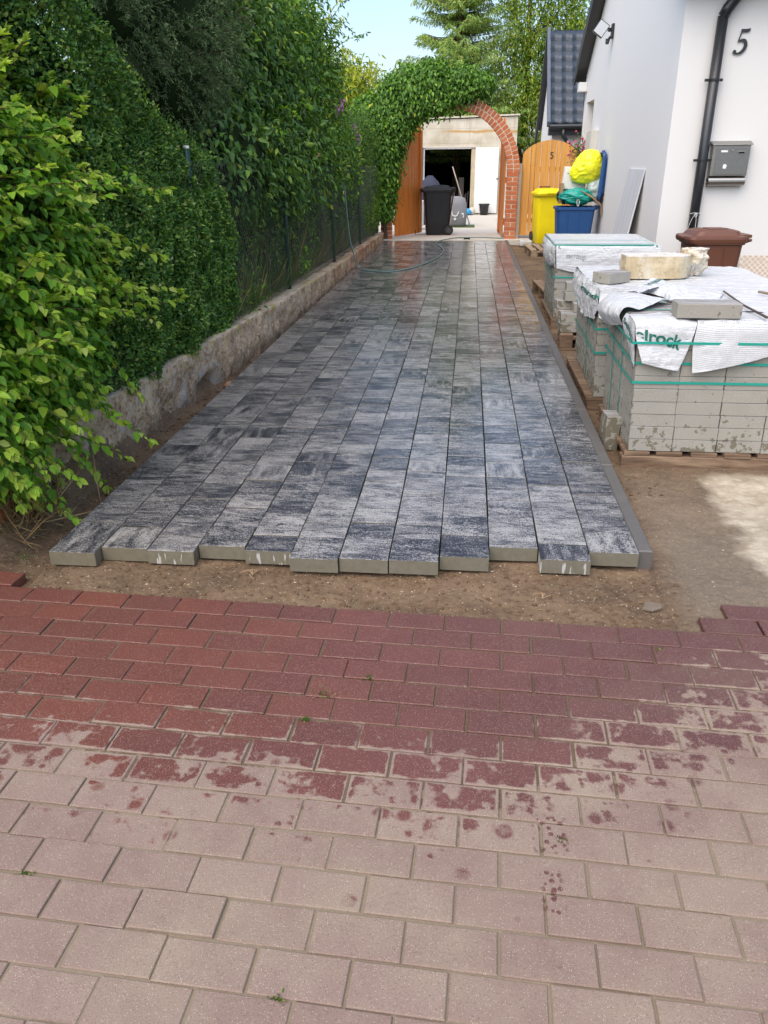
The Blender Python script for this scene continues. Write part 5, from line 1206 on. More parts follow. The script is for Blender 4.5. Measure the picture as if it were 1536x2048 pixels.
for k in range(len(Pe)):
    e = Pe[k]; d_ = De[k]; ext = k >= len(Pe) - len(extra)
    ln = RNG.uniform(.35, .7); e = e + (d_ + np.array([0, 0, .5])) * max(0, RNG.normal() * .07); base = e - d_ * ln * .8 + np.array([0, 0, RNG.uniform(.02, .20)]) + rnd(1)[0] * .05
    mid = (base + e) / 2 + np.array([0, 0, .02 + .05 * RNG.random()]); up_ = 1.0 if (e[2] > .55 and RNG.random() < .75) else -.6; tip = e + d_ * .05 * max(0, up_) + np.array([0, 0, up_ * (.03 + .09 * RNG.random())]) + rnd(1)[0] * .03
    P = catmull([base, mid, tip], 16); paths.append(P[::3]); T = unit(np.gradient(P, axis=0)); sd = unit(np.cross(T, [0, 0, 1.0]))
    for i in range(2, 16):
        f = i / 15
        for s_ in (-1, 1):
            if RNG.random() < .12: continue
            LP.append(P[i] + rnd(1)[0] * .006); ax = T[i] * (.45 + .3 * f) + sd[i] * s_ * .8 + np.array([0, 0, -.25]) + rnd(1)[0] * .22
            LT.append(ax); LN.append(np.array([.25, -.25, 1.0]) + rnd(1)[0] * .40); L_ = RNG.uniform(.044, .076) * (1 - .35 * max(0, f - .7) / .3); L_ *= RNG.uniform(.7, 1.25); LL.append(L_)
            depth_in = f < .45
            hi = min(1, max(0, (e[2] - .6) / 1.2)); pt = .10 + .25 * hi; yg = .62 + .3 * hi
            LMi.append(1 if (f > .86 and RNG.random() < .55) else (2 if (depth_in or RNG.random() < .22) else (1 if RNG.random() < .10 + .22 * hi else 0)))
    for s_ in range(3):
        LP.append(P[-1]); LT.append(T[-1] + rnd(1)[0] * .35); LN.append(np.array([.2, -.3, 1.0]) + rnd(1)[0] * .4); LL.append(RNG.uniform(.035, .055)); LMi.append(1)
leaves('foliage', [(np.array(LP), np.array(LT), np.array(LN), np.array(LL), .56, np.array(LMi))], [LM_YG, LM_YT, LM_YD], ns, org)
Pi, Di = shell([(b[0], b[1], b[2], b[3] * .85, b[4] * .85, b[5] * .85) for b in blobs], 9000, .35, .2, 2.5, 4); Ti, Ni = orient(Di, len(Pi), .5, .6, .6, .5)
leaves('foliage_fill', [(Pi, Ti, Ni, RNG.uniform(.045, .065, len(Pi)), .56, 0)], [LM_YD], ns, org)
twig_tubes('twigs', paths, .0032, .0012, M_TWIG, ns, org)
st = [catmull([(-2.25 + RNG.normal() * .08, 3.4 + RNG.normal() * .12, -.1), (-2.3 + RNG.normal() * .15, 3.5 + RNG.normal() * .25, .5), tuple(Pe[RNG.integers(0, 500)] * .75 + np.array([-2.4, 3.7, .9]) * .25)], 8) for _ in range(26)]
twig_tubes('stems', st, .012, .004, M_TWIG, ns, org, 6)

# ---------------------------------------------------------------- small-leaved hedge
org = (-2.3, 5.2, .2); hg = empty('clipped_hedge', org, 0, 'dense dark small-leaved hedge pressed against the wire fence', 'hedge')
hy = [3.3, 4.2, 4.7, 5.2, 6.2, 6.5]; hz = [2.7, 2.36, 2.05, 1.76, 1.50, 1.28]
def hedge_pts(n):
    y = RNG.uniform(3.3, 6.42, n); zt = np.interp(y, hy, hz); z = .22 + (zt - .22) * RNG.random(n); x = -1.975 + .10 * np.exp(-((z - .88) / .56) ** 4) * np.clip((y - 4.2) / .6, 0, 1) - .18 * np.clip((4.3 - y) / .5, 0, 1)
    P = np.stack([x, y, z], -1); d_ = vnoise(P, 2.6, 3, 50) * .10 + vnoise(P, 9, 2, 51) * .07
    P[:, 0] += d_ - RNG.random(n) ** 2 * .09; D = np.tile([1.0, -.1, .15], (n, 1)); return P, D
n = 60000; P, D = hedge_pts(n)
n2 = 16000; y = RNG.uniform(3.3, 6.45, n2); P2 = np.stack([RNG.uniform(-2.7, -1.98, n2), y, np.interp(y, hy, hz)], -1); P2 += rnd(n2) * .03; D2 = np.tile([.2, .1, 1.0], (n2, 1))
n3 = 9000; zt = RNG.uniform(.25, 1.55, n3); P3_ = np.stack([RNG.uniform(-2.7, -2.0, n3), np.full(n3, 6.45), zt], -1); P3_ += rnd(n3) * .035; D3 = np.tile([.1, 1.0, .1], (n3, 1))
P = np.concatenate([P, P2, P3_]); D = np.concatenate([D, D2, D3]); T, N = orient(D, len(P), .75, .5, -.25, .65)
leaves('foliage', [(P, T, N, RNG.uniform(.019, .036, len(P)), .58, 0)], [LM_BOX], hg, org)
# a few loose shoots above the clipped face
ps = []; 
sh = []; 
for _ in range(150):
    y = RNG.uniform(3.6, 6.4); z = np.interp(y, hy, hz); b0 = np.array([RNG.uniform(-2.3, -2.0), y, z - .03 if RNG.random() < .6 else RNG.uniform(.4, z)]); e = b0 + np.array([.07 * RNG.random() + .03, RNG.normal() * .04, .05 + .10 * RNG.random()])
    q_ = catmull([b0, (b0 + e) / 2, e], 10); ps.append(q_[::3])
    for i in range(10): sh += [q_[i], q_[i]]
sh = np.array(sh); T = rnd(len(sh)) * .6 + np.array([.3, 0, .6]); N = rnd(len(sh)) * .5 + np.array([.4, -.3, .6])
leaves('shoots', [(sh, T, N, RNG.uniform(.018, .03, len(sh)), .55, 0)], [LM_TAL], hg, org)
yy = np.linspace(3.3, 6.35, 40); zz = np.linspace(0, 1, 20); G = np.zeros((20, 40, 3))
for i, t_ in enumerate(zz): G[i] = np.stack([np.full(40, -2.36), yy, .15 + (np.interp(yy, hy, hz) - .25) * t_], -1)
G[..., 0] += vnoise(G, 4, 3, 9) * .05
under(grid_obj('dark_core', G, M_INNER, None, .3), hg)  # solid dark slab added inside the hedge, its gloom in the colour
stp = [[(-2.12 + RNG.normal() * .03, y_, .15), (-2.10, y_ + RNG.normal() * .05, .8), (-2.15, y_ + RNG.normal() * .1, 1.4)] for y_ in np.linspace(3.6, 6.3, 14)]
twig_tubes('stems', stp, .012, .005, M_BARK, hg, org, 6)

# ---------------------------------------------------------------- conifer
org = (-2.95, 6.9, .2); cf = empty('conifer', org, 0, 'dark feathery conifer rising behind the clipped hedge', 'conifer')
blobs = [(-2.55, 4.9, 3.05, .50, .75, .85), (-2.42, 5.7, 2.75, .50, .75, .95), (-2.32, 6.7, 2.62, .50, .85, 1.0), (-2.30, 6.6, 2.05, .36, .60, .48), (-2.5, 7.6, 2.5, .45, .7, .8)]
K = 2700; Pc, Dc = shell(blobs, K, .34, .45, 3.2, 8); P = []; T = []; N = []; L = []; pp = []
for k in range(len(Pc)):
    d_ = unit(Dc[k] + np.array([.1, -.1, .35]) + rnd(1)[0] * .25); ln = RNG.uniform(.10, .20); e = Pc[k]
    pts = catmull([e - d_ * ln * .5, e + np.array([0, 0, .02]), e + d_ * ln * .6 + np.array([0, 0, -.05])], 9); tg = unit(np.gradient(pts, axis=0))
    if k % 3 == 0: pp.append(pts[::4])
    m = 48; i = RNG.integers(0, 9, m); P.append(pts[i] + rnd(m) * .010); T.append(tg[i] * .9 + rnd(m) * .55); N.append(rnd(m)); L.append(RNG.uniform(.018, .036, m))
P = np.concatenate(P); leaves('foliage', [(P, np.concatenate(T), np.concatenate(N), np.concatenate(L), .22, 0)], [LM_CON], cf, org)
twig_tubes('branches', pp, .004, .002, M_BARK, cf, org, 4); twig_tubes('trunk', [[(-2.95, 6.9, .1), (-2.9, 6.9, 1.5), (-2.9, 6.8, 3.4)]], .09, .03, M_BARK, cf, org, 10)
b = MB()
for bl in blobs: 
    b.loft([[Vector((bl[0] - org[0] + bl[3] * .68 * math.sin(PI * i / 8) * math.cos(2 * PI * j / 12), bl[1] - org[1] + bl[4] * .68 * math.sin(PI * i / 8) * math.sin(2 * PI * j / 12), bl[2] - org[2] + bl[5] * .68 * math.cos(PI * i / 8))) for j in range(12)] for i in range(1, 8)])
b.build('dark_core', M_INNER, cf, smooth=True)  # added solid lumps, coloured dark for the shade between sprays

def bushy(name, label, cat, org, blobs, n, Lr, w_, mats, probs, seed, clump=0, sig=.06, core=.62, stems=None, down=.6, out=.5, jit=.5, up=.5, depth=.4, lump=.22, extra=None, stem_r=(.012, .004), group=None):
    o = empty(name, org, 0, label, cat, group); P, D = shell(blobs, n, depth, lump, 2.2, seed, clump, sig); T, N = orient(D, len(P), out, up, down, jit)
    mi = RNG.choice(len(mats), size=len(P), p=probs); leaves('foliage', [(P, T, N, RNG.uniform(*Lr, len(P)), w_, mi)], mats, o, org)
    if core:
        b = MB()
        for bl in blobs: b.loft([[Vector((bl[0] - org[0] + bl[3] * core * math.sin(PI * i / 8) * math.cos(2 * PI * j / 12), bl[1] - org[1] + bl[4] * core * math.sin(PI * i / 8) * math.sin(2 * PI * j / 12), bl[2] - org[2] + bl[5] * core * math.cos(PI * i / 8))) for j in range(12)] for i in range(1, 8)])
        b.build('dark_core', M_INNER, o, smooth=True)  # added solid core per blob, inner shade painted as a dark colour
    if stems: twig_tubes('stems', stems, *stem_r, M_BARK, o, org, 6)
    return o
def shoots(parent, org, starts, mats, Lr=(.035, .055), w_=.5, n=14, rad=.0022):
    P = []; T = []; N = []; pp = []
    for a, e in starts:
        a, e = np.array(a), np.array(e); q_ = catmull([a, (a + e) / 2 + np.array([0, 0, .05]), e], n); pp.append(q_[::2]); tg = unit(np.gradient(q_, axis=0))
        for i in range(1, n):
            for s_ in (-1, 1): P.append(q_[i]); T.append(tg[i] * .6 + rnd(1)[0] * .7 + np.array([0, 0, -.2])); N.append(rnd(1)[0] * .5 + np.array([.2, -.3, .8]))
    sh_ = leaves('shoots', [(np.array(P), np.array(T), np.array(N), RNG.uniform(*Lr, len(P)), w_, 0)], mats, parent, org); sh_['kind'] = 'stuff'; twig_tubes('twigs', pp, rad, rad * .5, M_TWIG, parent, org, 4)

# honeysuckle-like shrub over the fence
org = (-2.4, 8.4, .2)
bl = [(-2.55, 7.7, 2.50, .62, 1.05, 1.0), (-2.50, 8.9, 2.45, .62, 1.10, 1.05), (-2.08, 7.4, 1.50, .32, .85, .50), (-2.02, 8.5, 1.42, .30, 1.0, .48), (-2.08, 9.7, 1.60, .34, .8, .65), (-2.45, 10.1, 2.55, .55, .95, .95)]
stm = [[(-2.15 + RNG.normal() * .05, y_, .2), (-2.1 + RNG.normal() * .05, y_ + RNG.normal() * .15, .8), (-2.15, y_ + RNG.normal() * .3, 1.5)] for y_ in np.linspace(7.0, 9.9, 16)]
hn = bushy('tall_shrub', 'dark oval-leaved shrub bulging over the wire fence', 'shrub', org, bl, 17000, (.055, .095), .50, [LM_HON, LM_TAL, LM_YT], [.82, .165, .015], 12, 2600, .07, .66, stm, .65, .5, .45)
shoots(hn, org, [((-2.0, 8.1, 1.7), (-1.72, 7.9, 1.72)), ((-2.0, 8.6, 1.4), (-1.76, 8.5, 1.38)), ((-2.0, 9.2, 2.0), (-1.72, 9.25, 2.0)), ((-2.05, 9.6, 2.8), (-1.85, 9.9, 3.15)), ((-2.0, 8.0, 2.9), (-1.8, 8.1, 3.2)), ((-2.0, 7.3, 2.7), (-1.8, 7.2, 2.95)), ((-2.0, 8.6, 1.95), (-1.74, 8.7, 1.88))], [LM_YG])
fl2 = np.array([at(637, 310, 8.9), at(540, 275, 8.2), at(507, 268, 8.2), at(590, 280, 8.9), at(578, 300, 8.9)])
for c_ in fl2: leaves('flower', [(c_ + rnd(7) * .008, rnd(7), rnd(7), RNG.uniform(.012, .03, 7), .35, 0)], [LM_PNK], hn, org)
# taller shrub further on
org = (-2.6, 12.2, .2)
bl = [(-2.55, 11.2, 2.55, .60, 1.1, 1.15), (-2.55, 12.6, 2.50, .60, 1.1, 1.20), (-2.50, 13.5, 2.55, .45, .75, .95), (-2.05, 11.2, 1.45, .32, .95, .5), (-2.08, 12.8, 1.50, .34, .95, .55)]
stm = [[(-2.3 + RNG.normal() * .1, y_, .2), (-2.2 + RNG.normal() * .08, y_ + RNG.normal() * .15, 1.0), (-2.3, y_ + RNG.normal() * .3, 2.0)] for y_ in np.linspace(10.6, 13.9, 12)]
tl = bushy('tall_shrub', 'tall mid-green shrub with long arching shoots against the sky', 'shrub', org, bl, 19000, (.055, .095), .45, [LM_HON, LM_TAL, LM_YG], [.45, .50, .05], 22, 2200, .09, .66, stm, .6, .5, .5)
shoots(tl, org, [((-2.3, 13.4, 3.2), (-1.95, 14.0, 3.75)), ((-2.2, 13.6, 3.0), (-1.72, 14.4, 3.35)), ((-2.2, 13.6, 2.7), (-1.75, 14.5, 2.95)), ((-2.3, 13.2, 3.3), (-2.1, 13.7, 4.0)), ((-2.2, 12.6, 3.4), (-1.95, 12.8, 3.9)), ((-2.2, 13.7, 2.4), (-1.7, 14.6, 2.55)), ((-2.15, 12.0, 3.5), (-1.95, 12.2, 4.0)), ((-2.1, 13.2, 3.4), (-1.8, 13.9, 3.2))], [LM_TAL], (.05, .08), .4, 16, .004)
shoots(tl, org, [((-2.3, 13.9, 2.7), (-2.0, 14.5, 3.1)), ((-2.3, 13.8, 3.0), (-2.05, 14.2, 3.55)), ((-2.3, 13.6, 3.3), (-2.0, 13.9, 3.8))], [LM_YEL], (.07, .10), .34, 14, .004)
# dark pea vine / fine shrub with pods and purple flowers
org = (-2.2, 15.0, .2)
bl = [(-2.20, 14.2, 1.50, .35, .9, .70), (-2.15, 15.4, 1.45, .40, .9, .80), (-2.1, 16.1, 1.9, .35, .5, .45)]
pv = bushy('flowering_vine', 'fine grey-green vine with purple flowers and hanging pods', 'vine', org, bl, 22000, (.03, .055), .22, [LM_HON, LM_TAL], [.6, .4], 32, 1500, .07, .6, [[(-2.2, y_, .2), (-2.15, y_ + .1, 1.0), (-2.2, y_, 1.8)] for y_ in (13.8, 14.6, 15.3, 15.9)], .4, .5, .7)
pods = []
for (px, py, Y) in ((690, 215, 13.8), (655, 300, 12.2), (625, 320, 11.6), (670, 335, 12.4), (690, 345, 13.0), (610, 350, 11.0), (640, 355, 11.6), (700, 325, 13.6), (655, 465, 12.4), (620, 440, 11.0), (718, 390, 15.2), (660, 320, 12.0), (700, 300, 13.6)):
    c_ = np.array(at(px, py, Y)); m = 16; pods.append(c_ + rnd(m) * np.array([.05, .16, .06]))
pods = np.concatenate(pods); leaves('pods', [(pods, np.tile([.1, -.1, -1.0], (len(pods), 1)) + rnd(len(pods)) * .22, rnd(len(pods)), RNG.uniform(.07, .13, len(pods)), .15, 0)], [LM_POD], pv, org)
fw = [at(683, 210, 12.6), at(707, 250, 13.3), at(718, 268, 13.6), at(717, 283, 13.6), at(676, 222, 12.5)]
for c_ in fw:
    fp = np.array(c_) + rnd(16) * np.array([.020, .02, .032]); leaves('flower', [(fp, rnd(16), rnd(16), RNG.uniform(.035, .055, 16), .7, 0)], [LM_PUR], pv, org)
# low dense hedge before the arch
org = (-2.1, 15.3, .2)
bushy('low_hedge', 'low fresh green hedge at the far end of the fence', 'hedge', org, [(-2.05, 14.7, .62, .25, .7, .42), (-2.0, 15.7, .62, .28, .75, .48), (-2.0, 16.3, .9, .26, .4, .6)], 17000, (.022, .040), .5, [LM_TAL, LM_YG], [.85, .15], 42, 0, .05, .7, None, .2, .6, .6)
# undergrowth behind the wire: blades and creepers
org = (-2.2, 9, .2); ug = empty('undergrowth', org); tag(ug, 'tangled weeds and grass behind the wire fence', 'undergrowth', kind='stuff')
n = 9000; P = np.stack([RNG.uniform(-2.45, -1.93, n), RNG.uniform(6.5, 16.3, n), RNG.uniform(.18, .26, n)], -1)
L = RNG.gamma(3.0, .055, n) + .06; T = np.array([.05, 0, 1.0]) + rnd(n) * .30; gr = leaves('grass', [(P, T, rnd(n) * .4 + np.array([1, -.4, 0]), L, .035, RNG.choice(2, n, p=[.70, .30]))], [LM_GRS, LM_DRY], ug, org); gr['kind'] = 'stuff'
n = 26000; P = np.stack([RNG.uniform(-2.7, -1.95, n), RNG.uniform(6.5, 16.3, n), .25 + RNG.random(n) ** 1.4 * 1.05], -1); kp = vnoise(P, 1.9, 2, 77) > -.12; P = P[kp]; m = len(P)
T, N = orient(np.tile([.9, -.3, .1], (m, 1)), m, .4, .5, .4, .6); cr = leaves('creepers', [(P, T, N, RNG.uniform(.025, .055, m), .45, RNG.choice(3, m, p=[.6, .34, .06]))], [LM_HON, LM_TAL, LM_YG], ug, org); cr['kind'] = 'stuff'
# broad-leaved weeds poking through the fence
for (px, py, Y, lab) in ((505, 600, 7.1, 'broad-leaved weed low behind the wire near the first green post'), (600, 520, 9.3, 'yellowish weed at the foot of the fence past the second post'), (715, 385, 15.0, 'pale yellow leaf tuft low on the far fence')):
    c_ = np.array(at(px, py, Y)); c_[0] = min(c_[0], -1.9); o_ = tuple(c_ - np.array([0, 0, .2])); e_ = empty('weed', o_, 0, lab, 'weed'); m = 40
    P = c_ + rnd(m) * np.array([.05, .10, .10]); leaves('foliage', [(P, rnd(m) * .6 + np.array([.5, -.2, .1]), rnd(m) * .5 + np.array([.4, -.4, .8]), RNG.uniform(.05, .09, m), .42, 0)], [LM_TAL if Y < 8 else LM_YG], e_, o_)
    twig_tubes('stem', [[c_ - np.array([0, 0, .22]), c_ - np.array([0, 0, .1]), c_ + np.array([0, 0, .05])]], .005, .002, M_TWIG, e_, o_)
# background garden shrubs that close the view through the fence
for i, (y_, z_, ry_, rz_) in enumerate(((5.5, 1.2, 1.5, 1.3), (8.2, 1.1, 1.6, 1.2), (11.0, 1.1, 1.6, 1.2), (13.8, 1.2, 1.7, 1.3), (16.6, 1.2, 1.6, 1.3))):
    bushy('garden_bush', ['dark bush deep in the garden behind the clipped hedge', 'dark bush seen through the first gap of the fence', 'dark bush seen through the middle of the fence', 'dark bush deep behind the pods and vines', 'dark bush behind the fence beside the arch'][i], 'bush', (-3.4, y_, .2), [(-3.4, y_, z_, .55, ry_, rz_)], 7000, (.05, .08), .5, [LM_HON, LM_TAL], [.8, .2], 60 + i, 0, .06, .86, None, .5, .5, .5, group='bushes deep in the garden')
# dry grass at the wall end
org = (-2.02, 3.05, -.06); dg = empty('dry_grass', org); tag(dg, 'dead straw-coloured grass clump under the near shrub', 'dry grass')
n = 260; P = np.stack([-2.02 + RNG.normal(size=n) * .09, 3.08 + RNG.normal(size=n) * .12, np.full(n, -.03)], -1)
leaves('blades', [(P, np.array([.35, -.35, .75]) + rnd(n) * .55, rnd(n), RNG.uniform(.12, .30, n), .025, 0)], [LM_DRY], dg, org)

# ---------------------------------------------------------------- ivy on the arch
org = (-1.6, 16.75, .2)
bl = [(-1.72, 16.72, .75, .20, .28, .38), (-1.70, 16.72, 1.25, .25, .30, .42), (-1.68, 16.74, 1.75, .34, .34, .45), (-1.55, 16.76, 2.20, .42, .36, .42), (-1.95, 16.8, 2.25, .42, .36, .38), (-1.15, 16.78, 2.55, .40, .36, .38),
      (-1.25, 16.9, 2.80, .36, .36, .30), (-.78, 16.85, 2.86, .40, .38, .34), (-.72, 16.78, 2.56, .36, .30, .24), (-.25, 16.85, 2.86, .34, .34, .22), (.10, 16.88, 2.80, .28, .30, .17), (-.30, 16.80, 2.62, .30, .24, .14), (-1.5, 16.8, 2.62, .30, .34, .30)]
ivs = [[(-1.72 + .03 * k, 16.80 + .02 * k, .0), (-1.70, 16.78, .8), (-1.62, 16.78, 1.5), (-1.3, 16.8, 2.2), (-.6, 16.85, 2.6), (.1, 16.86, 2.65)] for k in range(3)]
iv = bushy('ivy', 'thick ivy covering the left half of the brick arch', 'ivy', org, bl, 34000, (.055, .095), .55, [LM_IVY, LM_YG], [.93, .07], 82, 4200, .05, .70, [[Vector(p) for p in catmull(s_, 20)] for s_ in ivs], .85, .45, .35, .35, .30, .12, stem_r=(.018, .010))
n = 500; a = RNG.random(n); P = np.stack([-1.60 + RNG.normal(size=n) * .06, np.full(n, 16.55) + RNG.random(n) * .2, .45 + a * 1.6], -1); kp = P[:, 0] < -1.46 + 0 * a; P = P[kp]; m = len(P)
leaves('hanging_leaves', [(P, np.tile([.1, -.2, -1.0], (m, 1)) + rnd(m) * .4, np.tile([.2, -1.0, .2], (m, 1)) + rnd(m) * .3, RNG.uniform(.05, .085, m), .6, 0)], [LM_IVY], iv, org)
M_YF = leafmat('yellow_petal', [(0, (.8, .55, .02)), (1, (.85, .65, .05))], .3); c_ = np.array(at(785, 397, 17.3)); P = c_ + rnd(26) * np.array([.02, .02, .06])
yf = empty('yellow_flowers', tuple(c_), 0, 'yellow flowers glimpsed left of the open gate leaf', 'flowers'); leaves('blossom', [(P, rnd(26), rnd(26), RNG.uniform(.03, .05, 26), .5, 0)], [M_YF], yf, tuple(c_))
# hanging basket of pink flowers beside the wooden gate
c_ = np.array(at(1160, 312, 15.9)); fb_ = empty('flower_basket', tuple(c_), 0, 'pink and red flowers hanging between the wooden gate and the white wall', 'flowers')
n = 420; P = c_ + rnd(n) * np.array([.085, .09, .13]); leaves('foliage', [(P, rnd(n), rnd(n) + np.array([0, -1, .5]), RNG.uniform(.03, .055, n), .5, 0)], [LM_IVY], fb_, tuple(c_))
n = 90; P = c_ + rnd(n) * np.array([.10, .09, .15]) + np.array([0, -.05, .02]); leaves('blossom', [(P, rnd(n), rnd(n) + np.array([0, -1, .3]), RNG.uniform(.04, .06, n), .95, 0)], [LM_PNK], fb_, tuple(c_))
b = MB(); b.loft([[Vector((r_ * math.cos(a_ * PI / 8), r_ * math.sin(a_ * PI / 8), z_)) for a_ in range(16)] for r_, z_ in ((.05, -.22), (.09, -.10), (.10, -.05))]); b.tube([(0, 0, -.05), (.05, .0, .25), (.15, 0, .3)], .004, 5); b.build('basket', M_GREENP, fb_)

# ---------------------------------------------------------------- trees beyond the yard
def tree(name, label, base, h, blobs, n, Lr, w_, mats, probs, seed, clump, sig, down=.7, jit=.5, core=0):
    o = empty(name, base, 0, label, 'tree', 'trees beyond the garage'); P, D = shell(blobs, n, .6, .30, 1.1, seed, clump, sig); T, N = orient(D, len(P), .4, .5, down, jit)
    leaves('crown', [(P, T, N, RNG.uniform(*Lr, len(P)), w_, RNG.choice(len(mats), size=len(P), p=probs))], mats, o, base)
    bx_, by_, bz_ = base; twig_tubes('trunk', [[(bx_, by_, bz_), (bx_ + .05, by_, bz_ + h * .45), (bx_, by_, bz_ + h * .95)]], .16, .04, M_BARK, o, base, 10)
    lim = [[(bx_, by_, bz_ + h * .35 + .2 * k), tuple((np.array([bx_, by_, bz_ + h * .5]) + np.array(bl_[:3])) / 2), tuple(bl_[:3])] for k, bl_ in enumerate(blobs)]
    twig_tubes('limbs', lim, .05, .015, M_BARK, o, base, 6); return o
tree('broadleaf_tree', 'sunlit yellow-green tree between the spruce and the blue roof', (1.7, 29.5, 0), 8.5, [(1.0, 29.4, 4.6, .75, .9, .9), (1.9, 29.4, 5.4, .85, .9, 1.1), (2.8, 29.6, 4.8, .8, .9, 1.2), (1.5, 29, 3.5, .9, .9, .9), (2.6, 29, 3.3, 1.0, .9, 1.0), (1.1, 29.2, 2.6, .8, .9, .7), (2.2, 29, 2.4, 1.0, .9, .8), (3.4, 29.8, 5.8, .8, .8, .8), (1.2, 29.8, 6.2, .4, .5, .7), (2.4, 29.6, 6.7, .6, .6, .7), (3.3, 29.4, 6.9, .5, .5, .5)], 25000, (.08, .15), .34, [LM_TRE, LM_YG], [.85, .15], 91, 1500, .12)
tree('broadleaf_tree', 'pale green tree just above the garage roof behind the arch', (-2.2, 33, 0), 4, [(-1.6, 33, 2.9, 1.4, 1, .55), (.2, 33, 2.9, 1.2, 1, .55)], 9000, (.09, .15), .4, [LM_TRE], [1], 95, 600, .12)
tree('golden_tree', 'golden-leaved tree showing between the tall shrub and the ivy', (-3.6, 21.0, 0), 4.0, [(-2.95, 21, 3.10, .62, .7, .55), (-3.9, 21, 2.7, .8, .7, .8), (-2.8, 21, 2.45, .5, .6, .5)], 7000, (.12, .20), .28, [LM_YEL], [1], 97, 380, .16)
# spruce
base = (-.45, 28.0, 0); sp = empty('spruce', base, 0, 'tall spruce with drooping branches above the ivy arch', 'tree', 'trees beyond the garage'); P = []; T = []; N = []; L = []; pp = []
z = 1.6
while z < 9.2:
    rad = 2.1 * (1 - (z - 1.2) / 9.6) + .1
    for k in range(8):
        a = RNG.uniform(0, 2 * PI); r_ = rad * RNG.uniform(.60, 1.22); d_ = np.array([math.cos(a), math.sin(a), 0]); s_ = np.array([-d_[1], d_[0], 0]); b0 = np.array([base[0], base[1], z])
        br_ = catmull([b0, b0 + d_ * r_ * .5 + np.array([0, 0, -.02]), b0 + d_ * r_ + np.array([0, 0, .16])], 16); pp.append(br_[::5])
        for i in range(2, 16):
            wd = .42 * (1 - i / 17) + .08
            for side in (-1, 1):
                tw = br_[i] + s_ * side * wd * RNG.uniform(.4, 1) + d_ * .10; m = 9; f = RNG.random(m)[:, None]
                q_ = br_[i] + (tw - br_[i]) * f + np.array([0, 0, -.10]) * f ** 2; P.append(q_ + rnd(m) * .012); T.append((tw - br_[i])[None] * .8 / np.linalg.norm(tw - br_[i]) + np.array([0, 0, -.75]) + rnd(m) * .30); N.append(rnd(m)); L.append(RNG.uniform(.09, .17, m))
    z += .20
P = np.concatenate(P); leaves('crown', [(P, np.concatenate(T), np.concatenate(N), np.concatenate(L), .17, 0)], [LM_SPR], sp, base); twig_tubes('branches', pp, .02, .006, M_BARK, sp, base, 4); twig_tubes('trunk', [[base, (base[0], base[1], 5), (base[0], base[1], 9.6)]], .16, .03, M_BARK, sp, base, 10)

# ---------------------------------------------------------------- small things on the ground
def tuft(loc, r_, n, mat, label, L=(.007, .016)):
    e_ = empty('weed_tuft', loc, 0, label, 'weed'); P = np.array(loc) + rnd(n) * np.array([r_, r_ * .6, .001]); leaves('blades', [(P, rnd(n) * .8 + np.array([0, 0, .7]), rnd(n), RNG.uniform(*L, n), .35, 0)], [mat], e_, loc)
tz = -.068
for (x, y, r_, n_, lab) in ((-.40, 1.965, .022, 60, 'widest small weed between the red pavers near the middle'), (-.44, 1.84, .010, 34, 'little weed below the widest one between the red pavers'), (-.28, 2.06, .012, 34, 'small weed above the widest one between the red pavers'), (.285, 1.45, .009, 30, 'tiny weed at the damp boot print'), (.70, 2.31, .010, 22, 'tiny weed between red pavers near the right edge of the earth strip'), (-1.0, 1.23, .008, 22, 'tiny weed at the left edge among the dry red pavers'), (-.33, .99, .008, 22, 'weed in the joint nearest the camera'), (-1.85, 2.78, .03, 40, 'pale grass tuft at the left end of the earth strip')):
    tuft((x, y, tz), r_, n_, LM_GRS, lab)
def scatter(name, label, cat, n, xr, yr, zf, rr, mat, seed, flat=.6):
    r_ = np.random.default_rng(seed); b = MB()
    for _ in range(n):
        x = r_.uniform(*xr); y = r_.uniform(*yr); z = float(zearth(np.array([x]), np.array([y]))[0]); s_ = rr[0] + (rr[1] - rr[0]) * r_.random() ** 3; ph = r_.uniform(0, 6, 3)
        vs = []
        for (tx, ty, tz_) in ((1, 0, 0), (-1, 0, 0), (0, 1, 0), (0, -1, 0), (0, 0, 1), (0, 0, -1), (.6, .6, .4), (-.6, .6, .4), (.6, -.6, .4), (-.6, -.6, .4)):
            k = s_ * r_.uniform(.75, 1.2); vs.append(Vector((x + tx * k, y + ty * k * .8, z + s_ * .15 + tz_ * k * flat)))
        b.add(vs, [(4, 6, 0), (4, 0, 8), (4, 8, 3), (4, 3, 9), (4, 9, 1), (4, 1, 7), (4, 7, 2), (4, 2, 6), (6, 2, 0), (7, 1, 2), (8, 0, 3), (9, 3, 1), (5, 0, 2), (5, 2, 1), (5, 1, 3), (5, 3, 0)])
    o = b.build(name, mat, smooth=False); tag(o, label, cat, kind='stuff')
M_PEB = simple('pale_pebbles', (.42, .35, .26), .85, 0, .2, .5, 30); M_CLOD = simple('earth_clods', (.12, .075, .045), .95, 0, .15, .4, 20)
scatter('pebbles', 'small pale pebbles on the damp earth', 'pebbles', 330, (-2.0, 1.6), (2.45, 3.6), 0, (.0015, .007), M_PEB, 1)
scatter('earth_clods', 'crumbs of damp earth before the paving', 'earth', 1500, (-2.0, .9), (2.40, 2.84), 0, (.002, .011), M_CLOD, 2, .7)
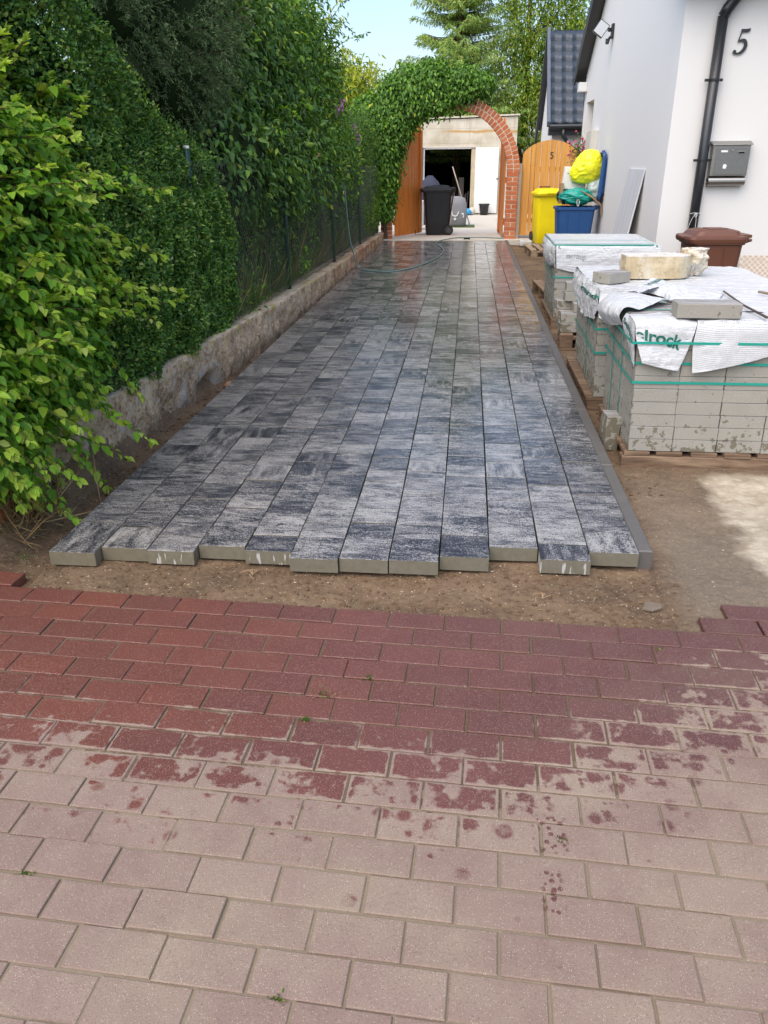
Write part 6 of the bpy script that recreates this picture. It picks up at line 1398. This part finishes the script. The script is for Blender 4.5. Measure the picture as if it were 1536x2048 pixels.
scatter('earth_clods', 'crumbs of damp earth along the foot of the low wall', 'earth', 900, (-2.0, -1.70), (3.0, 9.5), 0, (.003, .018), M_CLOD, 3, .7)
scatter('earth_clods', 'crumbs of damp earth right of the kerb', 'earth', 700, (.83, 1.05), (3.6, 12), 0, (.003, .014), M_CLOD, 4, .7)
n = 90; r_ = np.random.default_rng(5); P = np.stack([r_.uniform(-1.95, .9, n), r_.uniform(2.52, 2.80, n), np.full(n, -.062)], -1); e_ = empty('straw', (0, 2.6, -.06)); tag(e_, 'scattered straw and root bits on the earth strip', 'straw', kind='stuff')
o = leaves('straw_bits', [(P, rnd(n) * np.array([1, 1, .15]), np.tile([0, 0, 1.0], (n, 1)), r_.uniform(.01, .05, n), .07, 0)], [LM_DRY], e_, (0, 2.6, -.06)); o['kind'] = 'stuff'
for (x, y, lab) in ((-.83, 2.71, 'knot of pale roots on the earth strip before the fifth row'), (.33, 2.62, 'short dark twig on the earth strip at the right')):
    b = MB()
    for k in range(6): 
        a = random.uniform(0, 6.3); b.tube([Vector(p) for p in catmull([(0, 0, 0), (.03 * math.cos(a), .02 * math.sin(a), .012), (.06 * math.cos(a + .5), .035 * math.sin(a + .5), .0)], 8)], .0014, 5)
    o = b.build('root_knot', simple('root', (.30, .20, .11), .9)); o.location = (x, y, -.064); tag(o, lab, 'roots')
for (x, y, s_, lab) in ((.735, 2.60, 1.0, 'broken piece of pale concrete at the corner of the red paving'),):
    b = MB(); b.prism([(-.04, -.012, 0), (.0, -.025, 0), (.035, -.01, 0), (.03, .02, 0), (-.02, .025, 0)], (.004, .002, .012)); o = b.build('concrete_chip', simple('chip', (.16, .13, .10), .9, 0, .2, .4, 30), bevel=.003); o.location = (x, y, -.075); o.rotation_euler = (R(4), R(-3), 0); tag(o, lab, 'rubble')
for i, (x, y) in enumerate(((-1.74, 5.72), (-1.72, 5.80), (-1.78, 5.66))):
    o = blob('brick_chip', 'crumbled orange stone at the hole in the low wall', 'rubble', (x, y, -.085), (.035, .045, .03), i, .3, simple('orange_rubble', (.36, .20, .12), .9), 14); o['group'] = 'crumbled stones by the low wall'
